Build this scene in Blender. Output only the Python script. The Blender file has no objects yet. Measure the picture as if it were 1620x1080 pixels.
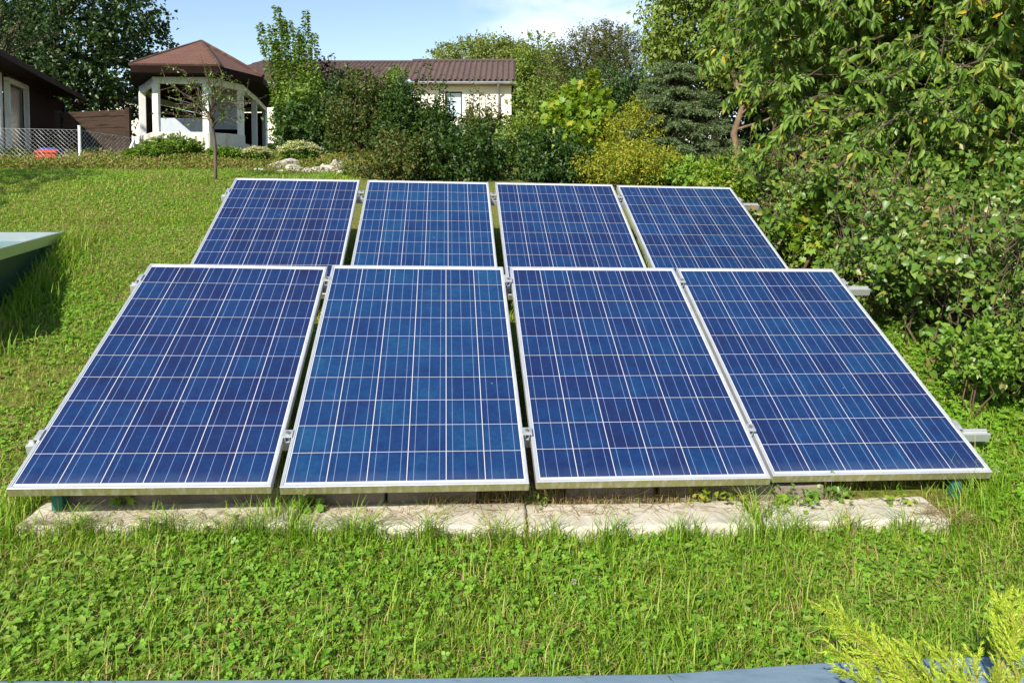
import bpy, bmesh, math, random
import numpy as np
from mathutils import Vector, Matrix, Quaternion
from math import radians as R, sin, cos, pi, tan
random.seed(7)
scene = bpy.context.scene
COL = scene.collection

# ------------------------------------------------------------------ camera, sky, sun, exposure
F, CY, PITCH, HC = 1248.58, 330.0, R(2.7512), 1.55
cd = bpy.data.cameras.new('camera'); cam = bpy.data.objects.new('camera', cd); COL.objects.link(cam)
cd.sensor_width = 36.0; cd.lens = F / 1620 * 36; cd.shift_y = -(540 - CY) / 1620
cd.clip_start = 0.05; cd.clip_end = 2000
cam.location = (0, 0, HC); cam.rotation_euler = (pi / 2 - PITCH, 0, 0)
scene.camera = cam

SUN_EL, SUN_AZ = R(37), R(27)          # azimuth: sun behind the camera, this far to its left
w = bpy.data.worlds.new('World'); scene.world = w; w.use_nodes = True
nt = w.node_tree; nt.nodes.clear()
def N(t, typ, **kw):
    n = t.nodes.new(typ)
    for k, v in kw.items():
        if k in n.inputs.keys(): n.inputs[k].default_value = v
        else: setattr(n, k, v)
    return n
sky = N(nt, 'ShaderNodeTexSky', sky_type='NISHITA', sun_disc=False, sun_elevation=SUN_EL,
        sun_rotation=pi + SUN_AZ, altitude=300, air_density=1.0, dust_density=0.6, ozone_density=1.0)
tc = N(nt, 'ShaderNodeTexCoord')
mp = N(nt, 'ShaderNodeMapping'); mp.inputs['Scale'].default_value = (3.2, 3.2, 9.0); mp.inputs['Location'].default_value = (0.35, 0.0, 0.62)
nz = N(nt, 'ShaderNodeTexNoise', Scale=1.6, Detail=6.0, Roughness=0.55)
rp = N(nt, 'ShaderNodeValToRGB'); rp.color_ramp.elements[0].position = 0.40; rp.color_ramp.elements[1].position = 0.66
mx = N(nt, 'ShaderNodeMixRGB'); mx.inputs[2].default_value = (8.2, 8.4, 8.8, 1)
mul = N(nt, 'ShaderNodeMath', operation='MULTIPLY'); mul.inputs[1].default_value = 0.65
cdir = N(nt, 'ShaderNodeVectorMath', operation='DOT_PRODUCT'); cmr = N(nt, 'ShaderNodeMapRange'); cmr.inputs['From Min'].default_value = .989; cmr.inputs['From Max'].default_value = .9985; cm2 = N(nt, 'ShaderNodeMath', operation='MULTIPLY')
bg = N(nt, 'ShaderNodeBackground', Strength=0.105); wo = N(nt, 'ShaderNodeOutputWorld')
L = nt.links.new
L(tc.outputs['Generated'], mp.inputs[0]); L(mp.outputs[0], nz.inputs['Vector']); L(nz.outputs[0], rp.inputs[0])
cdir.inputs[1].default_value = Vector((.078, .974, .213)).normalized(); L(tc.outputs['Generated'], cdir.inputs[0]); L(cdir.outputs['Value'], cmr.inputs[0]); L(cmr.outputs[0], cm2.inputs[1]); L(rp.outputs[0], cm2.inputs[0])
L(cm2.outputs[0], mul.inputs[0]); L(mul.outputs[0], mx.inputs[0]); L(sky.outputs[0], mx.inputs[1]); L(mx.outputs[0], bg.inputs[0]); L(bg.outputs[0], wo.inputs[0])

sd = bpy.data.lights.new('sun', 'SUN'); so = bpy.data.objects.new('sun', sd); COL.objects.link(so)
sd.energy = 4.6; sd.angle = R(0.55); sd.color = (1.0, 0.94, 0.83)
sun_dir = Vector((-sin(SUN_AZ) * cos(SUN_EL), -cos(SUN_AZ) * cos(SUN_EL), sin(SUN_EL)))
so.rotation_euler = sun_dir.to_track_quat('Z', 'Y').to_euler(); so.location = (-6, -12, 14)
scene.view_settings.view_transform = 'Standard'; scene.view_settings.look = 'None'
scene.view_settings.exposure = 0.72; scene.view_settings.gamma = 1.0

# ------------------------------------------------------------------ photo geometry helpers
def ray(x, y):
    dx, dy = (x - 810) / F, (y - CY) / F
    return Vector((dx, -dy * sin(PITCH) + cos(PITCH), -dy * cos(PITCH) - sin(PITCH)))
def at(x, y, Y):
    d = ray(x, y); return Vector((0, 0, HC)) + d * (Y / d.y)
def atz(x, y, z):
    d = ray(x, y); return Vector((0, 0, HC)) + d * ((z - HC) / d.z)
PY = np.array([-60, -5, 2.2, 2.9, 3.4, 5.0, 7.0, 8.6, 10, 14, 20, 42, 80, 200, 900])
PZ = np.array([-.4, -.1, .03, .06, .13, .53, 1.02, 1.39, 1.5, 1.68, 1.92, 2.9, 4.0, 6.0, 9.0])
def gz(x, y):
    y = np.asarray(y, float); x = np.asarray(x, float)
    z = np.mean([np.interp(y + o, PY, PZ) for o in np.linspace(-.25, .25, 7)], 0)
    return z - 0.02 * np.clip(x, -5, 5) + 0.012 * np.sin(x * 2.1 + y * 1.3) * np.cos(y * 1.9 - x)
def gp(x, y): return Vector((x, y, float(gz(x, y))))
def atg(x, y, lo=1.6, hi=60):                       # where the ray meets the ground
    d = ray(x, y)
    for Y in np.arange(lo, hi, .02):
        p = Vector((0, 0, HC)) + d * (Y / d.y)
        if p.z < gz(p.x, p.y): return p
    return p

# ------------------------------------------------------------------ mesh helpers
def tag(o, label=None, cat=None, group=None, kind=None):
    if label: o['label'] = label
    if cat: o['category'] = cat
    if group: o['group'] = group
    if kind: o['kind'] = kind
    return o
def empty(name, loc=(0, 0, 0), label=None, cat=None, group=None, rz=0):
    o = bpy.data.objects.new(name, None); COL.objects.link(o); o.location = loc; o.rotation_euler = (0, 0, rz)
    o.empty_display_size = .2
    return tag(o, label, cat, group)
def link(name, me, mats, parent=None, world=True):
    o = bpy.data.objects.new(name, me); COL.objects.link(o)
    for m in (mats if isinstance(mats, (list, tuple)) else [mats]): me.materials.append(m)
    if parent is not None:
        o.parent = parent
        if world:
            o.matrix_parent_inverse = PINV(parent)
    return o
def PINV(parent):
    m = Matrix.LocRotScale(parent.location, parent.rotation_euler, parent.scale)
    q = parent.parent
    if q is not None: m = Matrix.LocRotScale(q.location, q.rotation_euler, q.scale) @ q.matrix_local.inverted_safe() @ m if False else m
    return m.inverted()
def np_mesh(name, V, polys, smooth=False):
    """V (n,3); polys: list of int arrays (m,k)"""
    me = bpy.data.meshes.new(name); V = np.asarray(V, np.float32)
    me.vertices.add(len(V)); me.vertices.foreach_set('co', V.ravel())
    idx = np.concatenate([p.ravel() for p in polys]).astype(np.int32)
    tot = np.concatenate([np.full(len(p), p.shape[1]) for p in polys]).astype(np.int32)
    st = np.concatenate([[0], np.cumsum(tot)[:-1]]).astype(np.int32)
    me.loops.add(len(idx)); me.loops.foreach_set('vertex_index', idx)
    me.polygons.add(len(tot)); me.polygons.foreach_set('loop_start', st); me.polygons.foreach_set('loop_total', tot)
    if smooth: me.polygons.foreach_set('use_smooth', np.ones(len(tot), bool))
    me.update(calc_edges=True); me.validate(); return me
class MB:
    def __init__(s): s.v = []; s.f = []; s.m = []
    def add(s, vs, fs, mi=0):
        b = len(s.v); s.v += [tuple(v) for v in vs]; s.f += [tuple(i + b for i in f) for f in fs]; s.m += [mi] * len(fs); return s
    def box(s, c, sz, M=None, mi=0):
        hx, hy, hz = sz[0] / 2, sz[1] / 2, sz[2] / 2
        vs = [Vector((x * hx, y * hy, z * hz)) for x in (-1, 1) for y in (-1, 1) for z in (-1, 1)]
        if M is not None: vs = [M @ v for v in vs]
        vs = [v + Vector(c) for v in vs]
        return s.add(vs, [(0, 1, 3, 2), (4, 6, 7, 5), (0, 4, 5, 1), (2, 3, 7, 6), (0, 2, 6, 4), (1, 5, 7, 3)], mi)
    def beam(s, a, b, wd, ht, mi=0, up=(0, 0, 1)):   # rectangular bar from a to b, width sideways, height along up
        a, b = Vector(a), Vector(b); d = (b - a); ln = d.length; d.normalize()
        sx = d.cross(Vector(up)).normalized(); uz = sx.cross(d).normalized()
        M = Matrix((d, sx, uz)).transposed()
        return s.box((a + b) / 2, (ln, wd, ht), M, mi)
    def tube(s, pts, rad, n=6, mi=0, cap=True):
        pts = [Vector(p) for p in pts]; rad = rad if isinstance(rad, (list, tuple)) else [rad] * len(pts)
        b = len(s.v); up = Vector((0.31, 0.17, 1)).normalized()
        for i, p in enumerate(pts):
            d = (pts[min(i + 1, len(pts) - 1)] - pts[max(i - 1, 0)]).normalized()
            u = d.cross(up)
            if u.length < .05: u = d.cross(Vector((1, 0, 0)))
            u.normalize(); v = d.cross(u)
            for k in range(n):
                a = 2 * pi * k / n; s.v.append(tuple(p + (u * cos(a) + v * sin(a)) * rad[i]))
        for i in range(len(pts) - 1):
            for k in range(n):
                a, c = b + i * n + k, b + i * n + (k + 1) % n
                s.f.append((a, c, c + n, a + n)); s.m.append(mi)
        if cap:
            s.f.append(tuple(b + k for k in range(n))[::-1]); s.m.append(mi)
            e = b + (len(pts) - 1) * n; s.f.append(tuple(e + k for k in range(n))); s.m.append(mi)
        return s
    def prism(s, poly, z0, z1, mi=0):
        n = len(poly); vs = [(p[0], p[1], z0) for p in poly] + [(p[0], p[1], z1) for p in poly]
        fs = [tuple(range(n))[::-1], tuple(range(n, 2 * n))] + [(i, (i + 1) % n, (i + 1) % n + n, i + n) for i in range(n)]
        return s.add(vs, fs, mi)
    def build(s, name, mats, parent=None, bevel=0, smooth=False, world=True, segs=2):
        me = bpy.data.meshes.new(name); me.from_pydata(s.v, [], s.f)
        for p, m in zip(me.polygons, s.m): p.material_index = m
        bm = bmesh.new(); bm.from_mesh(me); bmesh.ops.recalc_face_normals(bm, faces=bm.faces); bm.to_mesh(me); bm.free()
        if smooth:
            for p in me.polygons: p.use_smooth = True
        o = link(name, me, mats, parent, world)
        if bevel:
            md = o.modifiers.new('bevel', 'BEVEL'); md.width = bevel; md.segments = segs; md.limit_method = 'ANGLE'; md.angle_limit = R(40)
        return o

# ------------------------------------------------------------------ materials
def mat(name):
    m = bpy.data.materials.new(name); m.use_nodes = True; m.node_tree.nodes.clear(); return m, m.node_tree
def ramp(t, stops, interp='LINEAR'):
    r = N(t, 'ShaderNodeValToRGB'); cr = r.color_ramp; cr.interpolation = interp
    while len(cr.elements) < len(stops): cr.elements.new(0.5)
    for e, (p, c) in zip(cr.elements, stops): e.position = p; e.color = (*c, 1)
    return r
def surf(name, c1, c2, scale=6.0, rough=.7, metal=0.0, bump=0.0, bscale=None, spec=.4, c3=None, stretch=(1, 1, 1), coord='Object', detail=6):
    m, t = mat(name); l = t.links.new
    co = N(t, 'ShaderNodeTexCoord'); ma = N(t, 'ShaderNodeMapping'); ma.inputs['Scale'].default_value = stretch
    l(co.outputs[coord], ma.inputs[0])
    n1 = N(t, 'ShaderNodeTexNoise', Scale=scale, Detail=detail, Roughness=.6); l(ma.outputs[0], n1.inputs['Vector'])
    st = [(.32, c1), (.68, c2)] if c3 is None else [(.3, c1), (.5, c2), (.7, c3)]
    rm = ramp(t, st); l(n1.outputs[0], rm.inputs[0])
    p = N(t, 'ShaderNodeBsdfPrincipled', Roughness=rough, Metallic=metal); p.inputs['Specular IOR Level'].default_value = spec
    l(rm.outputs[0], p.inputs['Base Color'])
    if bump:
        n2 = N(t, 'ShaderNodeTexNoise', Scale=bscale or scale * 4, Detail=5.0); l(ma.outputs[0], n2.inputs['Vector'])
        b = N(t, 'ShaderNodeBump', Strength=bump, Distance=.02); l(n2.outputs[0], b.inputs['Height']); l(b.outputs[0], p.inputs['Normal'])
    o = N(t, 'ShaderNodeOutputMaterial'); l(p.outputs[0], o.inputs[0]); return m
def leaf(name, stops, trans=.3, rough=.5, spec=.35, tcol=None, patch=0.35, pscale=.9):
    """leaf: colour by a random value per leaf, shifted by soft patches; light comes through"""
    m, t = mat(name); l = t.links.new
    g = N(t, 'ShaderNodeNewGeometry'); n = N(t, 'ShaderNodeTexNoise', Scale=pscale, Detail=3.0); l(g.outputs['Position'], n.inputs['Vector'])
    a = N(t, 'ShaderNodeMath', operation='MULTIPLY_ADD'); a.inputs[1].default_value = patch * 2; a.inputs[2].default_value = -patch
    l(n.outputs[0], a.inputs[0])
    s = N(t, 'ShaderNodeMath', operation='ADD', use_clamp=True); l(g.outputs['Random Per Island'], s.inputs[0]); l(a.outputs[0], s.inputs[1])
    rm = ramp(t, stops); l(s.outputs[0], rm.inputs[0])
    p = N(t, 'ShaderNodeBsdfPrincipled', Roughness=rough); p.inputs['Specular IOR Level'].default_value = spec
    l(rm.outputs[0], p.inputs['Base Color'])
    tr = N(t, 'ShaderNodeBsdfTranslucent'); hs = N(t, 'ShaderNodeMixRGB', blend_type='MULTIPLY'); hs.inputs[0].default_value = 1
    hs.inputs[2].default_value = (*(tcol or (1.5, 1.35, .5)), 1); l(rm.outputs[0], hs.inputs[1]); l(hs.outputs[0], tr.inputs[0])
    mxs = N(t, 'ShaderNodeMixShader'); mxs.inputs[0].default_value = trans
    l(p.outputs[0], mxs.inputs[1]); l(tr.outputs[0], mxs.inputs[2])
    o = N(t, 'ShaderNodeOutputMaterial'); l(mxs.outputs[0], o.inputs[0]); return m

M = {}
M['alu'] = surf('anodised_aluminium', (.56, .58, .60), (.70, .71, .72), 9, .42, .55, spec=.5)
M['alu_lip_grass_tint'] = surf('weathered_edge_grass_reflection', (.40, .40, .30), (.26, .25, .10), 7, .5, .35, c3=(.45, .44, .36), stretch=(3, 1, 1))  # front lip: grass reflection painted into the olive tone, along with algae stain
M['steel'] = surf('galvanised_steel', (.42, .44, .45), (.62, .63, .64), 20, .45, .6)
M['bolt'] = surf('bolt_steel', (.25, .24, .20), (.5, .48, .40), 60, .4, .8)
M['green_post'] = surf('green_painted_steel', (.01, .09, .06), (.02, .14, .10), 12, .45)
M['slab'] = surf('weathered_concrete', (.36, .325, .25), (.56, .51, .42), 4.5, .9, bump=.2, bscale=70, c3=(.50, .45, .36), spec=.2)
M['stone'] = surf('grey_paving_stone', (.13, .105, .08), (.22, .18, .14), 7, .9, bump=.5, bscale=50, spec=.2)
M['rock'] = surf('rockery_stone', (.20, .17, .13), (.50, .45, .38), 5, .9, bump=.9, bscale=14, c3=(.36, .32, .24), spec=.2)
M['white'] = surf('weathered_white_paint', (.55, .57, .55), (.80, .81, .78), 5, .6, c3=(.72, .73, .70), stretch=(1, 1, .3))
M['plaster'] = surf('plinth_plaster', (.48, .44, .38), (.68, .63, .56), 2.2, .9, bump=.3, c3=(.58, .54, .47))
M['bluegrey'] = surf('blue_grey_panel', (.36, .41, .47), (.46, .51, .56), 2, .6)
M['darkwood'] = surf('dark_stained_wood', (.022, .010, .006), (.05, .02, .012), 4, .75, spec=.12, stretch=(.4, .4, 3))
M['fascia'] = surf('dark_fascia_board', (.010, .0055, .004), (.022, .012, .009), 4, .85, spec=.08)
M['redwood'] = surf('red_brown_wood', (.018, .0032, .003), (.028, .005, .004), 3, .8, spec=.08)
M['plank'] = surf('old_planks', (.022, .014, .010), (.06, .040, .030), 5, .9, spec=.08, c3=(.045, .03, .022), stretch=(.5, .5, 6), bump=.5)
M['shingle'] = None
M['cream'] = surf('cream_render', (.72, .66, .54), (.80, .74, .62), 1.2, .9, bump=.1)
M['zinc'] = surf('zinc_gutter', (.20, .21, .22), (.30, .31, .32), 4, .45, .5)
M['glass_dark'] = surf('dark_glass', (.006, .009, .008), (.012, .015, .014), 3, .25, spec=.15)
M['winglass'] = surf('curtained_window', (.42, .52, .62), (.52, .60, .68), 2, .12, spec=.6)
M['bark'] = surf('bark', (.05, .034, .022), (.13, .095, .065), 10, .9, bump=.8, bscale=30, stretch=(1, 1, .25))
M['bark_pale'] = surf('pale_bark', (.11, .075, .042), (.21, .15, .09), 10, .9, bump=.6, bscale=30, stretch=(1, 1, .25))
M['stem'] = surf('twig', (.09, .055, .03), (.18, .12, .07), 9, .85)
M['deadwood'] = surf('dead_twig', (.075, .05, .03), (.17, .125, .08), 14, .9)
M['greenstem'] = surf('green_stem', (.07, .11, .03), (.13, .17, .06), 9, .7)
M['juniper_stem'] = surf('young_juniper_wood', (.20, .20, .04), (.30, .26, .07), 9, .8)
M['red_plastic'] = surf('red_plastic', (.55, .06, .025), (.66, .09, .04), 4, .45)
M['blue_plastic'] = surf('blue_plastic', (.02, .05, .26), (.03, .08, .34), 4, .45)
M['yellow_plastic'] = surf('faded_yellow_plastic', (.36, .33, .12), (.48, .44, .18), 4, .5)
M['pale_sheet'] = surf('pale_blue_sheet', (.45, .53, .66), (.60, .67, .78), 5, .5)
M['board'] = surf('blue_grey_board_paint', (.105, .165, .22), (.16, .225, .285), 7, .6, bump=.15, c3=(.125, .19, .25), stretch=(.4, 1, 1))
M['tank'] = surf('dark_green_tank', (.006, .03, .022), (.012, .05, .035), 5, .5)
M['rim'] = surf('pond_rim', (.42, .50, .17), (.52, .58, .24), 3, .35, c3=(.47, .54, .2))
M['liner'] = surf('pond_liner', (.22, .265, .285), (.30, .345, .365), 3, .5)
M['soil'] = surf('dark_soil', (.035, .024, .015), (.075, .052, .032), 8, .95, bump=.6)
M['straw_stuff'] = leaf('dry_grass', [(0, (.30, .21, .09)), (.6, (.42, .31, .15)), (1, (.22, .13, .06))], .2, .7, .2, tcol=(1, .9, .7))

def cell_material():
    m, t = mat('polycrystalline_cells'); l = t.links.new
    def math(op, a, b=None, c=None):
        n = N(t, 'ShaderNodeMath', operation=op)
        for i, v in enumerate((a, b, c)):
            if v is None: continue
            if isinstance(v, (int, float)): n.inputs[i].default_value = v
            else: l(v, n.inputs[i])
        return n.outputs[0]
    co = N(t, 'ShaderNodeTexCoord'); sp = N(t, 'ShaderNodeSeparateXYZ'); l(co.outputs['Object'], sp.inputs[0])
    pit = .1598; u = math('DIVIDE', math('SUBTRACT', sp.outputs[0], .0180), pit); v = math('DIVIDE', math('SUBTRACT', sp.outputs[1], .0275), .1596)
    fu, fv = math('FRACT', u), math('FRACT', v); iu, iv = math('FLOOR', u), math('FLOOR', v)
    gx, gy = .0185, .0145
    inside = math('MULTIPLY', math('MULTIPLY', math('LESS_THAN', fu, 1 - gx), math('LESS_THAN', fv, 1 - gy)),
                  math('MULTIPLY', math('MULTIPLY', math('GREATER_THAN', u, 0), math('LESS_THAN', u, 5.999 - gx)), math('MULTIPLY', math('GREATER_THAN', v, 0), math('LESS_THAN', v, 9.999 - gy))))
    cw = 1 - gx
    bus = None
    for k in (1 / 6, .5, 5 / 6):
        b = math('LESS_THAN', math('ABSOLUTE', math('SUBTRACT', fu, k * cw)), .0068)
        bus = b if bus is None else math('MAXIMUM', bus, b)
    oi = N(t, 'ShaderNodeObjectInfo')
    cid = N(t, 'ShaderNodeCombineXYZ'); l(math('ADD', iu, math('MULTIPLY', oi.outputs['Random'], 91)), cid.inputs[0]); l(iv, cid.inputs[1])
    wn = N(t, 'ShaderNodeTexWhiteNoise', noise_dimensions='3D'); l(cid.outputs[0], wn.inputs['Vector'])
    # crystal grain inside the cell
    off = N(t, 'ShaderNodeVectorMath', operation='ADD'); l(co.outputs['Object'], off.inputs[0]); l(wn.outputs['Color'], off.inputs[1])
    vo = N(t, 'ShaderNodeTexVoronoi', Scale=70.0); l(off.outputs[0], vo.inputs['Vector'])
    n2 = N(t, 'ShaderNodeTexNoise', Scale=9.0, Detail=3.0); l(off.outputs[0], n2.inputs['Vector'])
    sv = N(t, 'ShaderNodeSeparateColor'); l(vo.outputs['Color'], sv.inputs[0])
    val = math('ADD', math('ADD', math('MULTIPLY', wn.outputs['Value'], .24), math('MULTIPLY', sv.outputs[0], .14)), math('MULTIPLY', n2.outputs[0], .50))
    oc = N(t, 'ShaderNodeSeparateColor'); l(oi.outputs['Color'], oc.inputs[0])
    val = math('ADD', val, math('SUBTRACT', oc.outputs[0], .5))
    rm = ramp(t, [(.16, (.0095, .012, .056)), (.40, (.0068, .022, .090)), (.62, (.0066, .036, .118)), (.95, (.011, .070, .150))]); l(val, rm.inputs[0])
    # purple border where the nitride coat thins
    e = math('MAXIMUM', math('ABSOLUTE', math('SUBTRACT', fu, .486)), math('ABSOLUTE', math('SUBTRACT', fv, .49)))
    es = N(t, 'ShaderNodeMapRange'); es.inputs['From Min'].default_value = .36; es.inputs['From Max'].default_value = .5; l(e, es.inputs[0])
    ef = math('MULTIPLY', math('MULTIPLY', es.outputs[0], n2.outputs[0]), .75)
    mc = N(t, 'ShaderNodeMixRGB'); mc.inputs[2].default_value = (.014, .010, .050, 1); l(ef, mc.inputs[0]); l(rm.outputs[0], mc.inputs[1])
    mb = N(t, 'ShaderNodeMixRGB'); mb.inputs[2].default_value = (.15, .21, .36, 1); l(bus, mb.inputs[0]); l(mc.outputs[0], mb.inputs[1])
    mg = N(t, 'ShaderNodeMixRGB'); mg.inputs[1].default_value = (.50, .53, .58, 1); l(inside, mg.inputs[0]); l(mb.outputs[0], mg.inputs[2])
    # thin dust and a few bird spots
    dn = N(t, 'ShaderNodeTexNoise', Scale=3.0, Detail=8.0, Roughness=.7); l(off.outputs[0], dn.inputs['Vector'])
    gco = N(t, 'ShaderNodeVectorMath', operation='ADD'); l(co.outputs['Object'], gco.inputs[0]); cr = N(t, 'ShaderNodeCombineXYZ'); l(math('MULTIPLY', oi.outputs['Random'], 37), cr.inputs[0]); l(cr.outputs[0], gco.inputs[1])
    sn = N(t, 'ShaderNodeTexVoronoi', Scale=5.5); l(gco.outputs[0], sn.inputs['Vector'])
    sn2 = N(t, 'ShaderNodeTexNoise', Scale=60.0, Detail=4.0); l(gco.outputs[0], sn2.inputs['Vector'])
    spot = math('LESS_THAN', math('ADD', sn.outputs['Distance'], math('MULTIPLY', sn2.outputs[0], .07)), .062)
    md = N(t, 'ShaderNodeMixRGB'); md.inputs[2].default_value = (.30, .36, .44, 1); eb = N(t, 'ShaderNodeMapRange'); eb.inputs['From Min'].default_value = .085; eb.inputs['From Max'].default_value = .012; l(sp.outputs[1], eb.inputs[0])
    dirt = math('MULTIPLY', math('ADD', math('MULTIPLY', eb.outputs[0], .34), .03), math('MULTIPLY', dn.outputs[0], dn.outputs[0]))
    l(math('ADD', math('MULTIPLY', spot, .35), dirt), md.inputs[0]); l(mg.outputs[0], md.inputs[1])
    p = N(t, 'ShaderNodeBsdfPrincipled', Roughness=.38); p.inputs['Specular IOR Level'].default_value = .2
    p.inputs['Coat Weight'].default_value = .6; p.inputs['Coat Roughness'].default_value = .06; p.inputs['Coat IOR'].default_value = 1.36
    l(md.outputs[0], p.inputs['Base Color'])
    o = N(t, 'ShaderNodeOutputMaterial'); l(p.outputs[0], o.inputs[0]); return m
M['cells'] = cell_material()

def tile_mat(name, a, b, c, sx, sy, coord='Object'):
    m, t = mat(name); l = t.links.new
    co = N(t, 'ShaderNodeTexCoord'); br = N(t, 'ShaderNodeTexBrick', Scale=1.0); br.inputs['Color1'].default_value = (*a, 1); br.inputs['Color2'].default_value = (*b, 1)
    br.inputs['Mortar'].default_value = (*[x * .45 for x in a], 1); br.inputs['Mortar Size'].default_value = .012; br.inputs['Brick Width'].default_value = sx; br.inputs['Row Height'].default_value = sy
    l(co.outputs['UV'] if coord == 'UV' else co.outputs['Object'], br.inputs['Vector'])
    n = N(t, 'ShaderNodeTexNoise', Scale=2.5, Detail=8.0, Roughness=.7); l(co.outputs['Object'], n.inputs['Vector'])
    rm = ramp(t, [(.5, (0, 0, 0)), (.66, (1, 1, 1))]); l(n.outputs[0], rm.inputs[0])
    mxx = N(t, 'ShaderNodeMixRGB'); mxx.inputs[2].default_value = (*c, 1); l(rm.outputs[0], mxx.inputs[0]); l(br.outputs[0], mxx.inputs[1])
    p = N(t, 'ShaderNodeBsdfPrincipled', Roughness=.85); l(mxx.outputs[0], p.inputs['Base Color'])
    o = N(t, 'ShaderNodeOutputMaterial'); l(p.outputs[0], o.inputs[0]); return m
M['shingle'] = tile_mat('bitumen_shingles', (.13, .052, .032), (.165, .068, .042), (.13, .078, .045), .32, .14, 'UV')
M['rooftile'] = surf('brown_roof_tiles', (.046, .031, .029), (.092, .060, .055), 3.5, .8, c3=(.066, .043, .040), bump=.4)

def ground_mat():
    m, t = mat('lawn_soil'); l = t.links.new
    g = N(t, 'ShaderNodeNewGeometry'); n = N(t, 'ShaderNodeTexNoise', Scale=1.3, Detail=9.0, Roughness=.65); l(g.outputs['Position'], n.inputs['Vector'])
    n3 = N(t, 'ShaderNodeTexNoise', Scale=38.0, Detail=6.0, Roughness=.7); l(g.outputs['Position'], n3.inputs['Vector'])
    r1 = ramp(t, [(.3, (.20, .16, .065)), (.5, (.18, .20, .042)), (.7, (.14, .21, .032))]); l(n.outputs[0], r1.inputs[0])
    r2 = ramp(t, [(.3, (.35, .35, .35)), (.7, (1.35, 1.3, 1.2))]); l(n3.outputs[0], r2.inputs[0])
    mm = N(t, 'ShaderNodeMixRGB', blend_type='MULTIPLY'); mm.inputs[0].default_value = .8; l(r1.outputs[0], mm.inputs[1]); l(r2.outputs[0], mm.inputs[2])
    b = N(t, 'ShaderNodeBump', Strength=.8, Distance=.03); l(n3.outputs[0], b.inputs['Height'])
    p = N(t, 'ShaderNodeBsdfPrincipled', Roughness=.95); p.inputs['Specular IOR Level'].default_value = .1
    l(mm.outputs[0], p.inputs['Base Color']); l(b.outputs[0], p.inputs['Normal'])
    o = N(t, 'ShaderNodeOutputMaterial'); l(p.outputs[0], o.inputs[0]); return m
M['ground'] = ground_mat()
M['grass'] = leaf('grass_blades', [(0, (.10, .235, .013)), (.3, (.175, .335, .018)), (.65, (.26, .405, .027)), (.88, (.37, .39, .075)), (1, (.48, .38, .17))], .33, .5, .3, tcol=(1.3, 1.3, .45), patch=.32, pscale=1.6)
M['clover'] = leaf('clover_leaf', [(0, (.10, .25, .018)), (.5, (.165, .345, .025)), (1, (.25, .42, .042))], .3, .45, .35, patch=.25, pscale=4)
M['weed'] = leaf('weed_leaf', [(0, (.10, .22, .022)), (.5, (.165, .30, .034)), (1, (.25, .36, .055))], .3, .45, .35)
M['cherry'] = leaf('cherry_leaf', [(0, (.070, .145, .015)), (.45, (.115, .21, .024)), (.80, (.17, .27, .038)), (.955, (.24, .29, .05)), (1, (.5, .38, .03))],   .30, .46, .32, patch=.2)
M['hedge'] = leaf('hedge_leaf', [(0, (.06, .14, .016)), (.5, (.11, .205, .025)), (.84, (.185, .265, .04)), (1, (.25, .17, .06))], .25, .4, .45, patch=.3, pscale=1.6)
M['maple'] = leaf('maple_leaf', [(0, (.13, .24, .020)), (.5, (.20, .32, .026)), (.9, (.29, .36, .034)), (1, (.40, .30, .06))], .35, .45, .4)
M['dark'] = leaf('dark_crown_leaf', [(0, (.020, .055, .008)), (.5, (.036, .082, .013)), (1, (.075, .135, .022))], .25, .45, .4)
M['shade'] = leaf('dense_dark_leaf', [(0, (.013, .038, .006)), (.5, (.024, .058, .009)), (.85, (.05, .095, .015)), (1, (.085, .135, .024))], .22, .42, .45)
M['mid'] = leaf('mid_green_leaf', [(0, (.095, .165, .02)), (.5, (.15, .225, .028)), (1, (.235, .29, .048))], .28, .45, .4)
M['pale'] = leaf('pale_green_leaf', [(0, (.12, .17, .035)), (.5, (.18, .23, .05)), (1, (.24, .28, .075))], .28, .5, .3)
M['olive'] = leaf('olive_brown_leaf', [(0, (.07, .075, .022)), (.5, (.10, .115, .03)), (1, (.15, .155, .05))], .25, .5, .3)
M['hazel'] = leaf('upright_shoot_leaf', [(0, (.085, .175, .02)), (.5, (.135, .235, .032)), (1, (.21, .30, .055))], .3, .45, .4)
M['purple'] = leaf('purple_leaf', [(0, (.04, .018, .018)), (.5, (.06, .028, .024)), (1, (.07, .06, .026))], .25, .45, .35, tcol=(1.4, .9, .7))
M['bronze'] = leaf('bronze_green_leaf', [(0, (.045, .072, .013)), (.5, (.066, .108, .019)), (.85, (.115, .155, .03)), (1, (.17, .115, .04))], .28, .5, .35)
M['gold'] = leaf('golden_herb_leaf', [(0, (.14, .21, .018)), (.4, (.23, .28, .022)), (.8, (.34, .34, .03)), (1, (.42, .36, .05))], .3, .5, .3)
M['spruce'] = leaf('spruce_needles', [(0, (.065, .115, .042)), (.5, (.11, .17, .068)), (1, (.18, .235, .10))], .12, .5, .3)
M['juniper'] = leaf('golden_juniper', [(0, (.26, .40, .03)), (.5, (.42, .56, .045)), (1, (.62, .70, .10))], .3, .5, .3, patch=.25, pscale=9)
M['flower'] = leaf('cream_flower', [(0, (.50, .55, .20)), (.5, (.66, .66, .34)), (1, (.75, .72, .45))], .3, .6, .2, tcol=(1, 1, .8))
M['white_flower'] = leaf('white_flower', [(0, (.62, .56, .52)), (1, (.8, .76, .72))], .3, .6, .2, tcol=(1, 1, 1))
M['sedum'] = leaf('red_ground_cover', [(0, (.11, .19, .022)), (.5, (.17, .22, .03)), (.78, (.22, .17, .05)), (1, (.26, .13, .06))], .25, .5, .3, pscale=2.5, patch=.4)

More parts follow.
